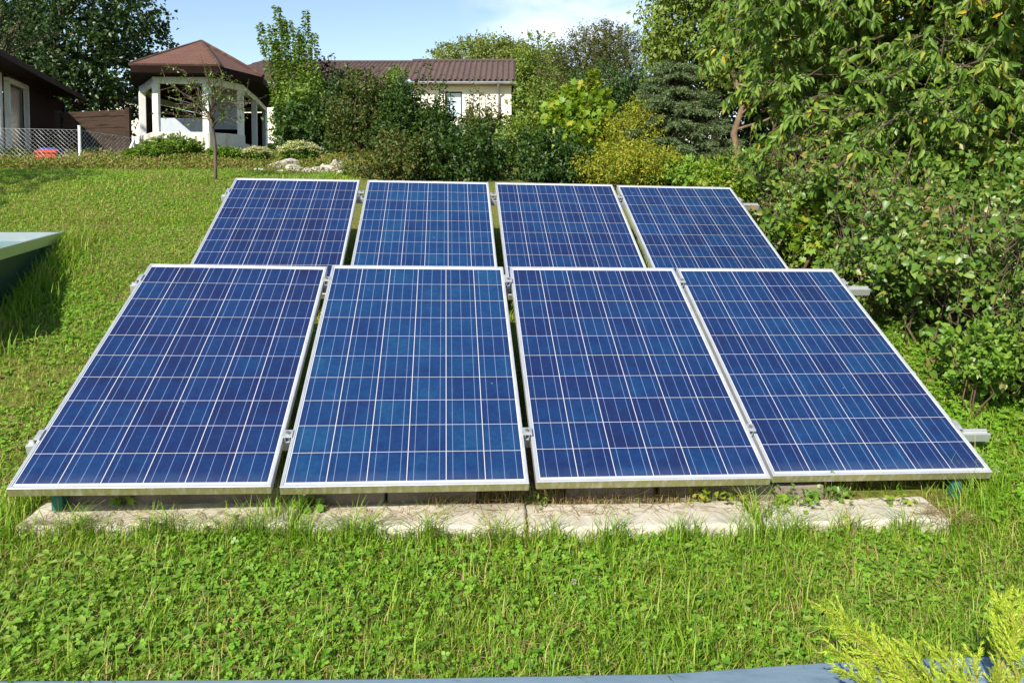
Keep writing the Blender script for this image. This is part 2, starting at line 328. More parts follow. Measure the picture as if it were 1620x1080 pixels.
# ------------------------------------------------------------------ foliage generators (numpy)
class Leaves:
    def __init__(s, seed): s.r = np.random.default_rng(seed); s.V = []; s.P3 = []; s.P4 = []; s.n = 0
    def add(s, C, A, Nn, ln, wd, kind='rhomb', fold=.25, droop=.15):
        """C centres of the leaf bases, A axis, Nn rough normals, ln/wd arrays"""
        n = len(C); C = np.asarray(C, float)
        ln = np.broadcast_to(np.asarray(ln, float), (n,))[:, None]; wd = np.broadcast_to(np.asarray(wd, float), (n,))[:, None]
        A = A / (np.linalg.norm(A, axis=1, keepdims=True) + 1e-9)
        S = np.cross(A, Nn); S /= (np.linalg.norm(S, axis=1, keepdims=True) + 1e-9); U = np.cross(S, A)
        def pt(a, b, u): return C + A * ln * a + S * wd * b + U * ln * u
        if kind == 'rhomb':
            pts = [pt(0, 0, 0), pt(.45, .5, fold * .5), pt(1, 0, -droop), pt(.45, -.5, fold * .5)]; t3 = [(0, 1, 2), (0, 2, 3)]; t4 = []
        elif kind == 'long':     # pointed oval with a folded midrib and a drooping tip
            pts = [pt(0, 0, 0), pt(.28, .42, fold * .25 - .02), pt(.28, 0, 0.0 - fold * .12), pt(.28, -.42, fold * .25 - .02), pt(.65, .40, fold * .25 - droop * .5), pt(.65, 0, -droop * .5 - fold * .12), pt(.65, -.40, fold * .25 - droop * .5), pt(1, 0, -droop * 1.5)]
            t3 = [(0, 1, 2), (0, 2, 3), (4, 7, 5), (5, 7, 6)]; t4 = [(1, 4, 5, 2), (2, 5, 6, 3)]
        elif kind == 'heart':
            pts = [pt(.08, 0, 0), pt(-.04, .3, .04), pt(.22, .52, fold * .4), pt(.6, .36, fold * .2 - droop * .4), pt(1, 0, -droop), pt(.6, -.36, fold * .2 - droop * .4), pt(.22, -.52, fold * .4), pt(-.04, -.3, .04), pt(.45, 0, -.06)]
            t3 = [(0, 1, 8), (1, 2, 8), (2, 3, 8), (3, 4, 8), (4, 5, 8), (5, 6, 8), (6, 7, 8), (7, 0, 8)]; t4 = []
        elif kind == 'round':
            pts = [pt(0, 0, 0), pt(.35, .42, fold * .3), pt(.8, .42, fold * .2), pt(1, 0, -droop), pt(.8, -.42, fold * .2), pt(.35, -.42, fold * .3)]
            t3 = []; t4 = [(0, 1, 2, 3), (0, 3, 4, 5)]
        elif kind == 'maple':
            prof = [(0, 0), (.02, .30), (.18, .26), (.30, .56), (.42, .30), (.72, .44), (.66, .2), (1, 0)]
            q = [(a, b) for a, b in prof] + [(a, -b) for a, b in prof[-2:0:-1]]
            pts = [pt(a, b, fold * abs(b) * .5 - droop * a * a) for a, b in q] + [pt(.35, 0, -.02)]; c = len(q)
            t3 = [(i, (i + 1) % c, c) for i in range(c)]; t4 = []
        elif kind == 'blade':    # bent grass blade
            pts = [pt(0, .5, 0), pt(0, -.5, 0), pt(.5, .42, fold * .3), pt(.5, -.42, fold * .3), pt(1, 0, -droop)]
            t3 = [(2, 3, 4)]; t4 = [(0, 1, 3, 2)]
        k = len(pts); V = np.stack(pts, 1).reshape(-1, 3); base = s.n + np.arange(n)[:, None] * k
        s.V.append(V)
        for t in t3: s.P3.append(base + np.array(t))
        for t in t4: s.P4.append(base + np.array(t))
        s.n += n * k
    def build(s, name, m, parent=None):
        polys = []
        if s.P3: polys.append(np.concatenate(s.P3))
        if s.P4: polys.append(np.concatenate(s.P4))
        return link(name, np_mesh(name, np.concatenate(s.V), polys), m, parent)
def unit(v): return v / (np.linalg.norm(v, axis=-1, keepdims=True) + 1e-9)
def lobes(rng, k=7, amp=.35):
    D = unit(rng.normal(size=(k, 3))); a = rng.uniform(-amp, amp, k)
    return lambda d: 1 + (np.clip(d @ D.T, 0, 1) ** 3 * a).sum(1)
def crown_clumps(rng, c, r, n, shell=.5, amp=.35, zmin=None):
    d = unit(rng.normal(size=(n, 3))); rad = rng.uniform(shell ** 3, 1, n) ** (1 / 3)
    p = d * (rad * lobes(rng, 9, amp)(d))[:, None] * np.array(r)
    return np.array(c) + p, d
def fill_clump(Lv, rng, P, D, m, cr, ln, asp=.6, kind='rhomb', up=.5, droopz=-.3, flat=1.0, fold=.25, droop=.15, twig=0, tw_mb=None):
    n = len(P); o = rng.normal(size=(n, m, 3)) * np.array([1, 1, flat]) * (np.asarray(cr)[..., None, None] if np.ndim(cr) else cr)
    if twig:                                      # leaves set along a short shoot instead of a loose ball
        td = unit(D + rng.normal(size=D.shape) * .7 + np.array([0, 0, .35])); u = np.linspace(0, 1, m)[None, :, None]
        o = td[:, None] * (u - .35) * twig + np.array([0, 0, -.25]) * twig * (u - .35) ** 2 + o * .22
        if tw_mb is not None:
            for p_, t_ in zip(P, td):
                a_, b_ = Vector(p_ - t_ * .38 * twig), Vector(p_ + t_ * .62 * twig - np.array([0, 0, .1 * twig])); tw_mb.tube([a_, a_.lerp(b_, .5) + Vector((0, 0, .06 * twig)), b_], [.0022, .0017, .0008], 3, cap=False)
    C = (P[:, None] + o).reshape(-1, 3)
    Do = np.repeat(D, m, 0)
    A = unit(rng.normal(size=C.shape) * .8 + Do * .6 + np.array([0, 0, droopz]))
    Nn = unit(rng.normal(size=C.shape) * .6 + Do * .5 + np.array([0, 0, up]))
    l = ln * rng.uniform(.65, 1.25, len(C)); Lv.add(C, A, Nn, l, l * asp * rng.uniform(.8, 1.15, len(C)), kind, fold, droop)
def bend(a, b, rng, k=4, j=.12, sag=0.0):
    a, b = Vector(a), Vector(b); ln = (b - a).length; out = []
    for i in range(k + 1):
        t = i / k; p = a.lerp(b, t)
        if 0 < i < k: p += Vector(rng.normal(size=3)) * j * ln * .5
        p.z -= sag * ln * 4 * t * (1 - t); out.append(p)
    return out
def tree(name, label, cat, base, c, r, leafm, ln, n, m, cr, trunk_r=.12, bark='bark', seed=1, shell=.45, amp=.35, kind='rhomb', asp=.6, nb=26, group=None, flat=1.0, droopz=-.3, up=.5, trunks=1, fork=.45):
    rng = np.random.default_rng(seed); root = empty(name, base, label, cat, group)
    P, D = crown_clumps(rng, c, r, n, shell, amp)
    P[:, 2] = np.maximum(P[:, 2], gz(P[:, 0], P[:, 1]) + .05)
    Lv = Leaves(seed + 1); h_ = n * 2 // 3; fill_clump(Lv, rng, P[:h_], D[:h_], m, cr, ln, asp, kind, up, droopz, flat, twig=cr * 2.4); fill_clump(Lv, rng, P[h_:], D[h_:], m, cr, ln, asp, kind, up, droopz, flat)
    mb = MB(); b = Vector(base) - Vector((0, 0, .15)); cc = Vector(c)
    for k in range(trunks):
        bb = b + Vector((rng.normal() * .12, rng.normal() * .12, 0)) * (trunks > 1)
        top = cc + Vector((rng.normal() * r[0] * .25, rng.normal() * r[1] * .25, r[2] * .55))
        tp = bend(bb, top, rng, 6, .05); mb.tube(tp, [trunk_r * (1 - .8 * i / 6) for i in range(7)], 8)
        for i in rng.choice(n, min(nb, n), replace=False):
            q = Vector(P[i]); t = min(max((q.z - bb.z) / max(top.z - bb.z, .1) * .8 - .1, .12), .95); j = int(t * 6); s = tp[j].lerp(tp[min(j + 1, 6)], t * 6 - j)
            bp = bend(s, q, rng, 4, .10, -.05); rr = trunk_r * (1 - .8 * t) * .45
            mb.tube(bp, [max(rr * (1 - .85 * i2 / 4), .004) for i2 in range(5)], 5, cap=False)
    mb.build('trunk', M[bark], root, smooth=True)
    Lv.build('crown', M[leafm], root)
    return root
def shrub(name, label, cat, base, c, r, leafm, ln, n, m, cr, seed=1, group=None, shoots=(), kind='rhomb', asp=.6, shell=.35, amp=.35, ns=14, flat=1.0, droopz=-.2, stem='stem', sh_n=90, sh_r=.10, sh_ln=None):
    """bush of many stems from the ground; shoots: (base point, tip point) upright leafy rods"""
    rng = np.random.default_rng(seed); root = empty(name, base, label, cat, group)
    Lv = Leaves(seed + 1)
    P, D = crown_clumps(rng, c, r, n, shell, amp); P[:, 2] = np.maximum(P[:, 2], gz(P[:, 0], P[:, 1]) + .04)
    fill_clump(Lv, rng, P, D * np.array([.7, .7, 1.0]) + np.array([0, 0, .35]), m, cr, ln, asp, kind, .5, droopz, flat, twig=cr * 2.6)
    mb = MB(); b = Vector(base); Ys = min(1.8, base[1] / 8)
    for i in rng.choice(n, min(ns, n), replace=False):
        s = b + Vector((rng.normal() * r[0] * .25, rng.normal() * r[1] * .25, -.05)); mb.tube(bend(s, P[i], rng, 4, .08), [.012 * Ys, .010 * Ys, .008 * Ys, .006 * Ys, .003], 5, cap=False)
    for (a, tip) in shoots:
        a, tip = Vector(a), Vector(tip); mb.tube(bend(a, tip, rng, 5, .02), [.016, .014, .011, .008, .006, .003], 5, cap=False)
        k = sh_n; t = rng.uniform(.0, 1.0, k); ax = np.array(tip - a); C = np.array(a) + t[:, None] * ax
        d = unit(np.stack([rng.normal(size=k), rng.normal(size=k), rng.uniform(-.2, .9, k)], 1)); rr = sh_r * (1.15 - .75 * t) * rng.uniform(.2, 1, k)
        l = (sh_ln or ln) * rng.uniform(.6, 1.15, k); Lv.add(C + d * rr[:, None], d + np.array([0, 0, -.25]), unit(rng.normal(size=(k, 3)) * .5 + np.array([0, 0, 1])), l, l * asp, kind, .25, .2)
    mb.build('stems', M[stem], root, smooth=True); Lv.build('foliage', M[leafm], root)
    return root

# ------------------------------------------------------------------ solar panels
PW, PH, PT = .992, 1.65, .040
PANELS = [  # bottom-left corner of the glass side, right axis, up-slope axis
 ([-1.9428, 2.9766, 0.3308], [0.99551, 0.09058, -0.02754], [-0.07077, 0.90519, 0.41907]),
 ([-0.9175, 3.0587, 0.3031], [0.99556, 0.09181, -0.0209], [-0.07428, 0.90219, 0.4249]),
 ([0.101, 3.1754, 0.2776], [0.99631, 0.08421, -0.01648], [-0.06921, 0.90213, 0.42587]),
 ([1.1161, 3.3138, 0.2488], [0.9966, 0.08116, -0.01435], [-0.0672, 0.90095, 0.4287]),
 ([-2.1033, 4.8914, 0.787], [0.99529, 0.09536, -0.01758], [-0.07875, 0.9007, 0.42725]),
 ([-1.0635, 4.9932, 0.7682], [0.99569, 0.09051, -0.02027], [-0.07321, 0.90108, 0.42743]),
 ([-0.0226, 5.0907, 0.7466], [0.99589, 0.08847, -0.01924], [-0.07177, 0.90092, 0.428]),
 ([1.0153, 5.1881, 0.7248], [0.9952, 0.09562, -0.02069], [-0.07772, 0.90121, 0.42635])]
def pmat(i):
    o, ex, ey = [Vector(v) for v in PANELS[i]]; ez = ex.cross(ey).normalized(); ey = ez.cross(ex).normalized()
    m = Matrix((ex, ey, ez)).transposed().to_4x4(); m.translation = o; return m
PM = [pmat(i) for i in range(8)]
PL = ['solar panel at the left end of the front row', 'solar panel second from the left in the front row, the nearest straight ahead',
      'solar panel third from the left in the front row', 'solar panel at the right end of the front row, beside the hedge',
      'solar panel at the left end of the back row, below the rockery', 'solar panel second from the left in the back row',
      'solar panel third from the left in the back row', 'solar panel at the right end of the back row, under the cherry branches']
PTINT = [.46, .66, .50, .54, .40, .66, .50, .52]
def build_panel():
    root = empty('solar_panel'); lip = .0125
    mb = MB(); a, b, c, d = (0, 0), (PW, 0), (PW, PH), (0, PH); e = [(lip, lip), (PW - lip, lip), (PW - lip, PH - lip), (lip, PH - lip)]; o = [a, b, c, d]
    gr = .006; g1 = [(gr, gr), (PW - gr, gr), (PW - gr, PH - gr), (gr, PH - gr)]
    rings = [([(x, y, -PT) for x, y in o]), ([(x, y, -.0015) for x, y in o]), ([(x + (.0015 if x == 0 else -.0015), y + (.0015 if y == 0 else -.0015), 0) for x, y in o]),
             ([(x, y, 0) for x, y in g1]), ([(x, y, -.001) for x, y in g1]), ([(x, y, -.001) for x, y in e]), ([(x, y, -.006) for x, y in e])]
    vs = [v for r_ in rings for v in r_]; fs = []; ms = []
    for k in range(len(rings) - 1):
        for i in range(4):
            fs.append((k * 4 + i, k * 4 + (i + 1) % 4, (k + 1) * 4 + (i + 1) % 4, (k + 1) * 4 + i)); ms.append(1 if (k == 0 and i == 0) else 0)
    inn = [(.03, .03), (PW - .03, .03), (PW - .03, PH - .03), (.03, PH - .03)]; q = len(vs); vs += [(x, y, -PT) for x, y in inn]
    for i in range(4): fs.append((i, q + i, q + (i + 1) % 4, (i + 1) % 4)); ms.append(0)
    mb.v, mb.f, mb.m = vs, fs, ms
    mb.build('frame', [M['alu'], M['alu_lip_grass_tint']], root, world=False)
    s = MB(); z = -.004; s.add([(lip, lip, z), (PW - lip, lip, z), (PW - lip, PH - lip, z), (lip, PH - lip, z)], [(0, 1, 2, 3)]); s.build('cell_sheet', M['cells'], root, world=False)
    s = MB(); z = -.009; s.add([(lip, lip, z), (PW - lip, lip, z), (PW - lip, PH - lip, z), (lip, PH - lip, z)], [(3, 2, 1, 0)]); s.box((PW / 2, PH - .12, -.02), (.11, .09, .02)); s.build('backsheet', M['white'], root, world=False)
    return root
def copy_tree(o, parent=None):
    c = o.copy(); COL.objects.link(c)
    if parent is not None: c.parent = parent
    for ch in o.children: copy_tree(ch, c)
    return c
pan0 = build_panel(); pans = [pan0] + [copy_tree(pan0) for _ in range(7)]
for i, p in enumerate(pans):
    p.matrix_world = PM[i]; tag(p, PL[i], 'solar panel', 'blue solar panels on the slope')
    for ch in p.children: ch.color = (PTINT[i], .5, .5, 1)

# rails, clamps and posts
def loc(i, x, y, z): return PM[i] @ Vector((x, y, z))
RAILS = [(0, 3, .285, 'lower aluminium rail under the front panel row, its end sticking out at the right'),
         (0, 3, 1.50, 'upper aluminium rail under the front panel row, its end sticking out by the hedge'),
         (4, 7, .285, 'lower aluminium rail under the back panel row'),
         (4, 7, 1.42, 'upper aluminium rail under the back panel row, its end among the leaves')]
for a, b, v, lab in RAILS:
    p0, p1 = loc(a, -.06, v, -PT - .002), loc(b, PW + .175, v, -PT - .002); d = (p1 - p0); ln = d.length; d.normalize()
    ez = PM[a].to_3x3() @ Vector((0, 0, 1)); ey = ez.cross(d).normalized(); ez = d.cross(ey).normalized()
    prof = [(-.020, -.042), (.020, -.042), (.020, 0), (.007, 0), (.007, -.010), (-.007, -.010), (-.007, 0), (-.020, 0)]; k = len(prof)
    vs = [(0, y, z) for y, z in prof] + [(ln, y, z) for y, z in prof]
    fs = [tuple(range(k)), tuple(range(2 * k - 1, k - 1, -1))] + [(i, (i + 1) % k, (i + 1) % k + k, i + k) for i in range(k)]
    mb = MB(); mb.add(vs, fs); o = mb.build('mounting_rail', M['alu'])
    m = Matrix((d, ey, ez)).transposed().to_4x4(); m.translation = p0; o.matrix_world = m
    tag(o, lab, 'rail', 'aluminium mounting rails')
def clamp_mid():
    r_ = empty('panel_clamp'); b = MB(); b.box((0, 0, .0025), (.044, .045, .004)); b.box((-.009, 0, -.012), (.003, .045, .026)); b.box((.009, 0, -.012), (.003, .045, .026)); b.box((0, 0, -.026), (.016, .045, .003)); b.build('bracket', M['steel'], r_, .0008, world=False)
    s = MB(); s.tube([(0, 0, .006), (0, 0, .013)], .0085, 6); s.build('bolt', M['bolt'], r_, world=False); return r_
def clamp_end(sg):
    r_ = empty('panel_clamp'); b = MB(); b.box((sg * .002, 0, .0035), (.024, .06, .005)); b.box((sg * .0125, 0, -.016), (.004, .06, .042)); b.box((sg * .020, 0, -.036), (.016, .05, .005)); b.box((sg * .0205, 0, -.017), (.013, .05, .004)); b.build('bracket', M['steel'], r_, .0008, world=False)
    s = MB(); s.tube([(sg * .021, 0, -.016), (sg * .021, 0, -.009)], .006, 6); s.build('bolt', M['bolt'], r_, world=False); return r_
cm, ce = clamp_mid(), {1: clamp_end(1), -1: clamp_end(-1)}; used = set()
where = {0: 'front row lower rail', 1: 'front row upper rail', 2: 'back row lower rail', 3: 'back row upper rail'}
gapn = ['between its first and second panels from the left', 'between its two middle panels', 'between its third and fourth panels']
for ri, (a, b, v, _) in enumerate(RAILS):
    if ri == 2: continue
    for g in range(5):
        if g in (0, 4):
            src = ce[-1 if g == 0 else 1]; i = a if g == 0 else b; mtx = PM[i].copy(); mtx.translation = loc(i, -.001 if g == 0 else PW + .001, v, 0)
            lab = 'clamp at the %s end of the %s' % ('left' if g == 0 else 'right', where[ri])
        else:
            src = cm; i = a + g - 1; mtx = PM[i].copy(); mtx.translation = (loc(i, PW, v, .001) + loc(i + 1, 0, v, .001)) / 2 + PM[i].to_3x3() @ Vector((0, 0, .003)); lab = 'clamp on the %s %s' % (where[ri], gapn[g - 1])
        o = src if src not in used else copy_tree(src); used.add(src); o.matrix_world = mtx; tag(o, lab, 'clamp', 'clamps holding the panels')
for (i, x, y, lab) in [(0, .10, .20, 'short green post under the left front corner of the panels'), (3, .862, .055, 'short green post under the right front corner of the panels'),
                       (0, .15, 1.50, None), (3, .85, 1.50, None), (4, .15, .285, None), (7, .85, .285, None), (4, .15, 1.42, None), (7, .85, 1.42, None), (1, .5, 1.50, None), (6, .1, 1.42, None), (6, .1, .285, None)]:
    t_ = loc(i, x, y, -PT - (.046 if lab is None else .001)); mb = MB(); g_ = float(gz(t_.x, t_.y)); mb.box((t_.x, t_.y, (t_.z + g_ - .2) / 2), (.045, .045, t_.z - g_ + .2)); o = mb.build('support_post', M['green_post'], None, .004)
    tag(o, lab or 'green steel post hidden under the panel rails', 'post', 'green posts under the panels')

# ------------------------------------------------------------------ concrete edging below the panels
def rough_box(name, a, b, depth, z0, z1, m, rng, rnd=.014, amp=.0022):
    """stone lying from a to b (front edge), going back by depth"""
    a, b = Vector((a[0], a[1], 0)), Vector((b[0], b[1], 0)); d = (b - a); ln = d.length; d.normalize(); n = Vector((-d.y, d.x, 0))
    bm = bmesh.new(); bmesh.ops.create_cube(bm, size=1)
    for v in bm.verts: v.co = Vector(((v.co.x + .5) * ln, (v.co.y + .5) * depth, z0 + (v.co.z + .5) * (z1 - z0)))
    bmesh.ops.bevel(bm, geom=list(bm.edges), offset=rnd, segments=3, profile=.6, affect='EDGES')
    bmesh.ops.subdivide_edges(bm, edges=[e for e in bm.edges if e.calc_length() > .12], cuts=9, use_grid_fill=True)
    ph = rng.uniform(0, 9, 4)
    for v in bm.verts:
        x, y, z = v.co; k = sin(x * 9 + ph[0]) * cos(y * 23 + ph[1]) + .6 * sin(x * 31 + ph[2] + y * 40) + .5 * sin(z * 60 + x * 17 + ph[3])
        v.co += v.normal * amp * k
    for v in bm.verts: v.co = a + d * v.co.x + n * v.co.y + Vector((0, 0, v.co.z))
    me = bpy.data.meshes.new(name); bm.to_mesh(me); bm.free()
    for p in me.polygons: p.use_smooth = True
    return link(name, me, m)
rng0 = np.random.default_rng(3)
SL = [(22, 829, 458, 831), (465, 831, 833, 833), (836, 833, 1201, 830), (1213, 826, 1508, 821)]
SLN = ['long pale concrete edging stone at the left end, under the first panel', 'pale concrete edging stone under the second panel from the left', 'pale concrete edging stone under the third panel', 'short pale concrete edging stone at the right end, bare and sunlit']
slabs = []
for (x0, y0, x1, y1), lab in zip(SL, SLN):
    p, q = atz(x0, y0, .155 - .012 * (x0 - 500) / 400), atz(x1, y1, .155 - .012 * (x1 - 500) / 400)
    zt = (p.z + q.z) / 2; o = rough_box('edging_stone', p, q, .225, zt - .16, zt, M['slab'], rng0); tag(o, lab, 'edging stone', 'concrete edging below the panels'); slabs.append((p, q, zt))
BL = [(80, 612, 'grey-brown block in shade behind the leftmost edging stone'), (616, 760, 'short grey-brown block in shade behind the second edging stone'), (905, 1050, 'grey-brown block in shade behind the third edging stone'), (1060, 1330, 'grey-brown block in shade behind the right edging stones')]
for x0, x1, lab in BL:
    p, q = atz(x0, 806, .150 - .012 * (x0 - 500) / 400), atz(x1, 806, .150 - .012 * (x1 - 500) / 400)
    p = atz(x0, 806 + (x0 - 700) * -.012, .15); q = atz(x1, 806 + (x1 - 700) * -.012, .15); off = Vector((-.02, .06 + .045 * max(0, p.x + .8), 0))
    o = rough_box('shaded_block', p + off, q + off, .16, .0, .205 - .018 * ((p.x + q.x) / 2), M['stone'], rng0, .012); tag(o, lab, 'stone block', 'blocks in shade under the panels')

# ------------------------------------------------------------------ raised pond at the left
C0 = at(103, 366, 6.5); E0 = at(0, 393, 5.07); rz_ = C0.z; dE = (E0 - C0); dE.z = 0; dE.normalize()
C1 = C0 + dE * 2.3; C1.z = rz_; C2 = C1 + Vector((-1.9, -.5, 0)); C3 = C0 + Vector((-2.6, .0, 0)); pond = [C0, C3, C2, C1]
cen = sum(pond, Vector()) / 4
def inset(k): return [p + (cen - p).normalized() * k for p in pond]
root = empty('raised_pond', (cen.x, cen.y, float(gz(cen.x, cen.y))), 'raised garden pond with pale green rim and dark green sides on the lawn', 'pond')
mb = MB(); o_, i_ = pond, inset(.035); n = 4; zt, zb = rz_, rz_ - .075
vs = [(p.x, p.y, zb) for p in o_] + [(p.x, p.y, zt) for p in o_] + [(p.x, p.y, zt) for p in i_] + [(p.x, p.y, zb) for p in i_]
mb.add(vs, [(k * n + j, k * n + (j + 1) % n, (k + 1) * n + (j + 1) % n, (k + 1) * n + j) for k in (0,) for j in range(n)], 0)
mb.add(vs, [(k * n + j, k * n + (j + 1) % n, (k + 1) * n + (j + 1) % n, (k + 1) * n + j) for k in (1,) for j in range(n)] + [(j, (j + 1) % n, (j + 1) % n + 3 * n, j + 3 * n) for j in range(n)], 1)
mb.build('rim', [M['rim'], M['liner']], root)
mb = MB(); w1 = inset(.03); mb.prism([(p.x, p.y) for p in w1], rz_ - .75, rz_ - .076); mb.v = mb.v; mb.f.pop(1); mb.m.pop(1); mb.build('side_wall', M['tank'], root)
mb = MB(); w2 = inset(.04); vs = [(p.x, p.y, rz_ - .004) for p in w2] + [(p.x, p.y, rz_ - .07) for p in w2] + [(p.x, p.y, rz_ - .07) for p in inset(.045)] + [(p.x, p.y, rz_ - .4) for p in inset(.045)]
mb.add(vs, [(k * n + j, k * n + (j + 1) % n, (k + 1) * n + (j + 1) % n, (k + 1) * n + j) for k in range(3) for j in range(n)]); mb.build('liner', M['liner'], root)
def water_mat():
    m, t = mat('pond_water'); l = t.links.new; p = N(t, 'ShaderNodeBsdfPrincipled', Roughness=.12); p.inputs['Base Color'].default_value = (.03, .19, .165, 1); p.inputs['IOR'].default_value = 1.33; p.inputs['Specular IOR Level'].default_value = .2
    n1 = N(t, 'ShaderNodeTexNoise', Scale=12.0, Detail=3.0); b = N(t, 'ShaderNodeBump', Strength=.06, Distance=.02); l(n1.outputs[0], b.inputs['Height']); l(b.outputs[0], p.inputs['Normal'])
    o = N(t, 'ShaderNodeOutputMaterial'); l(p.outputs[0], o.inputs[0]); return m
mb = MB(); mb.add([(p.x, p.y, rz_ - .078) for p in inset(.044)], [(3, 2, 1, 0)]); mb.build('water', water_mat(), root)

def inpoly(q, P):
    P = np.array(P); ins = np.zeros(len(q), bool)
    for i in range(len(P)):
        a, b = P[i], P[i - 1]; c = ((a[1] > q[:, 1]) != (b[1] > q[:, 1])); xi = (b[0] - a[0]) * (q[:, 1] - a[1]) / (b[1] - a[1] + 1e-12) + a[0]; ins ^= c & (q[:, 0] < xi)
    return ins
# ------------------------------------------------------------------ ground
def make_ground():
    xs = np.unique(np.concatenate([np.linspace(-900, -40, 12), np.linspace(-40, -9, 32), np.linspace(-9, -2, 100), np.linspace(-2, 9, 74), np.linspace(9, 40, 32), np.linspace(40, 900, 12)]))
    ys = np.unique(np.concatenate([np.linspace(-60, 0, 13), np.linspace(0, 4, 34), np.linspace(4, 7, 60), np.linspace(7, 12, 42), np.linspace(12, 60, 60), np.linspace(60, 900, 20)]))
    X, Y = np.meshgrid(xs, ys); V = np.stack([X.ravel(), Y.ravel(), gz(X.ravel(), Y.ravel())], 1)
    V[inpoly(V[:, :2], [(p.x, p.y) for p in inset(.005)]), 2] -= .6          # the pond basin is dug into the slope
    nx, ny = len(xs), len(ys); i = (np.arange(ny - 1)[:, None] * nx + np.arange(nx - 1)).ravel()
    Fq = np.stack([i, i + 1, i + nx + 1, i + nx], 1)
    o = link('ground', np_mesh('ground', V, [Fq], True), M['ground']); o['kind'] = 'structure'
make_ground()

# ------------------------------------------------------------------ terrace board at the bottom edge
def board():
    z = .10; a, b = atz(-160, 1076, z), atz(1780, 1028, z); a2 = atz(1050, 1066, z)
    pts = [a, atz(600, 1072, z), atz(1050, 1064, z), atz(1290, 1047, z), b]
    mb = MB(); wv = .11
    for p, q in zip(pts[:-1], pts[1:]):
        pass
    top = [(p.x, p.y, z) for p in pts] + [(p.x, p.y - wv, z - .004) for p in pts] + [(p.x, p.y, z - .16) for p in pts] + [(p.x, p.y - wv, z - .16) for p in pts]
    k = len(pts); fs = []
    for i in range(k - 1):
        fs += [(i, i + 1, i + 1 + k, i + k), (i + 2 * k, i + 1 + 2 * k, i + 1, i), (i + k, i + 1 + k, i + 1 + 3 * k, i + 3 * k), (i + 3 * k, i + 3 * k + 1, i + 2 * k + 1, i + 2 * k)]
    fs += [(0, k, 3 * k, 2 * k), (k - 1, 3 * k - 1, 4 * k - 1, 2 * k - 1)]
    mb.add(top, fs); o = mb.build('edging_board', M['board'], None, .006); tag(o, 'blue-grey painted board edging the lawn along the bottom of the picture', 'board')
    return pts
BP = board()

# ------------------------------------------------------------------ pavilion
gH = 148 * 20 / 1248
ZB = at(248, 122, 20).z                                    # top of the beam ring
def colp(x, Y): p = at(x, 200, Y); return Vector((p.x, p.y, 0))
VP = [colp(226, 22.3), colp(248, 20.0), colp(328, 20.1), colp(381, 21.8), colp(402.5, 25.2), colp(419, 29.6)]
back = [Vector((-11.9, 30.0, 0)), Vector((-11.55, 25.6, 0))]
ring = VP + back; gcen = sum(ring, Vector()) / len(ring)
pc = gp(-8.8, 21.5)
root = empty('garden_pavilion', pc, 'white columned garden pavilion with red-brown shingle roof', 'pavilion')
rng = np.random.default_rng(5)
for k, p in enumerate(VP + back):
    mb = MB(); g_ = float(gz(p.x, p.y)); q = (VP + back)[(k + 1) % len(ring)]; an = math.atan2(q.y - p.y, q.x - p.x)
    mb.box((p.x, p.y, (g_ - .2 + ZB - .16) / 2), (.15, .17, ZB - .16 - g_ + .2), Matrix.Rotation(an, 3, 'Z')); mb.build('column', M['white'], root, .01)
mb = MB(); kk = len(ring)
for k in range(kk):
    a, b = ring[k].copy(), ring[(k + 1) % kk].copy(); a.z = b.z = ZB - .08; d = (b - a).normalized() * .07; mb.beam(a - d, b + d, .15, .16)
mb.build('ring_beam', M['white'], root, .008)
ZS = at(290, 209, 20).z; mb = MB()
for k in (0, 1, 2):
    a, b = ring[k].copy(), ring[k + 1].copy(); g_ = min(float(gz(a.x, a.y)), float(gz(b.x, b.y))) - .2; a.z = b.z = (ZS + g_) / 2; d = (b - a).normalized() * .06; mb.beam(a - d, b + d, .20, ZS - g_)
a, b = ring[3].copy(), ring[3].lerp(ring[4], .35); g_ = float(gz(a.x, a.y)) - .2; a.z = b.z = (ZS - .22 + g_) / 2; mb.beam(a, b, .19, ZS - .22 - g_)
mb.build('parapet', M['plaster'], root, .012)
mb = MB()   # back and side walls inside
for k in (5, 6, 7):
    a, b = ring[k].copy(), ring[(k + 1) % kk].copy(); g_ = float(gz(a.x, a.y)) - .2; a.z = b.z = (ZB + g_) / 2 - .1; d = (b - a).normalized() * .09; mb.beam(a + d, b - d, .08, ZB - g_ - .2)
mb.build('back_wall', M['darkwood'], root)
mb = MB(); a, b = at(252, 200, 21.3), at(326, 200, 21.3); zz = at(290, 187, 21.3).z; g_ = float(gz(a.x, a.y)); a.z = b.z = (zz + g_) / 2; mb.beam(a, b, .06, zz - g_); mb.build('screen', M['bluegrey'], root)
mb = MB(); a, b = at(334, 170, 23.0), at(378, 170, 23.2); zz = at(360, 143, 23.5).z; zl = at(360, 206, 23.5).z; a.z = b.z = (zz + zl) / 2; mb.beam(a, b, .05, zz - zl); mb.build('hanging_panel', M['bluegrey'], root)
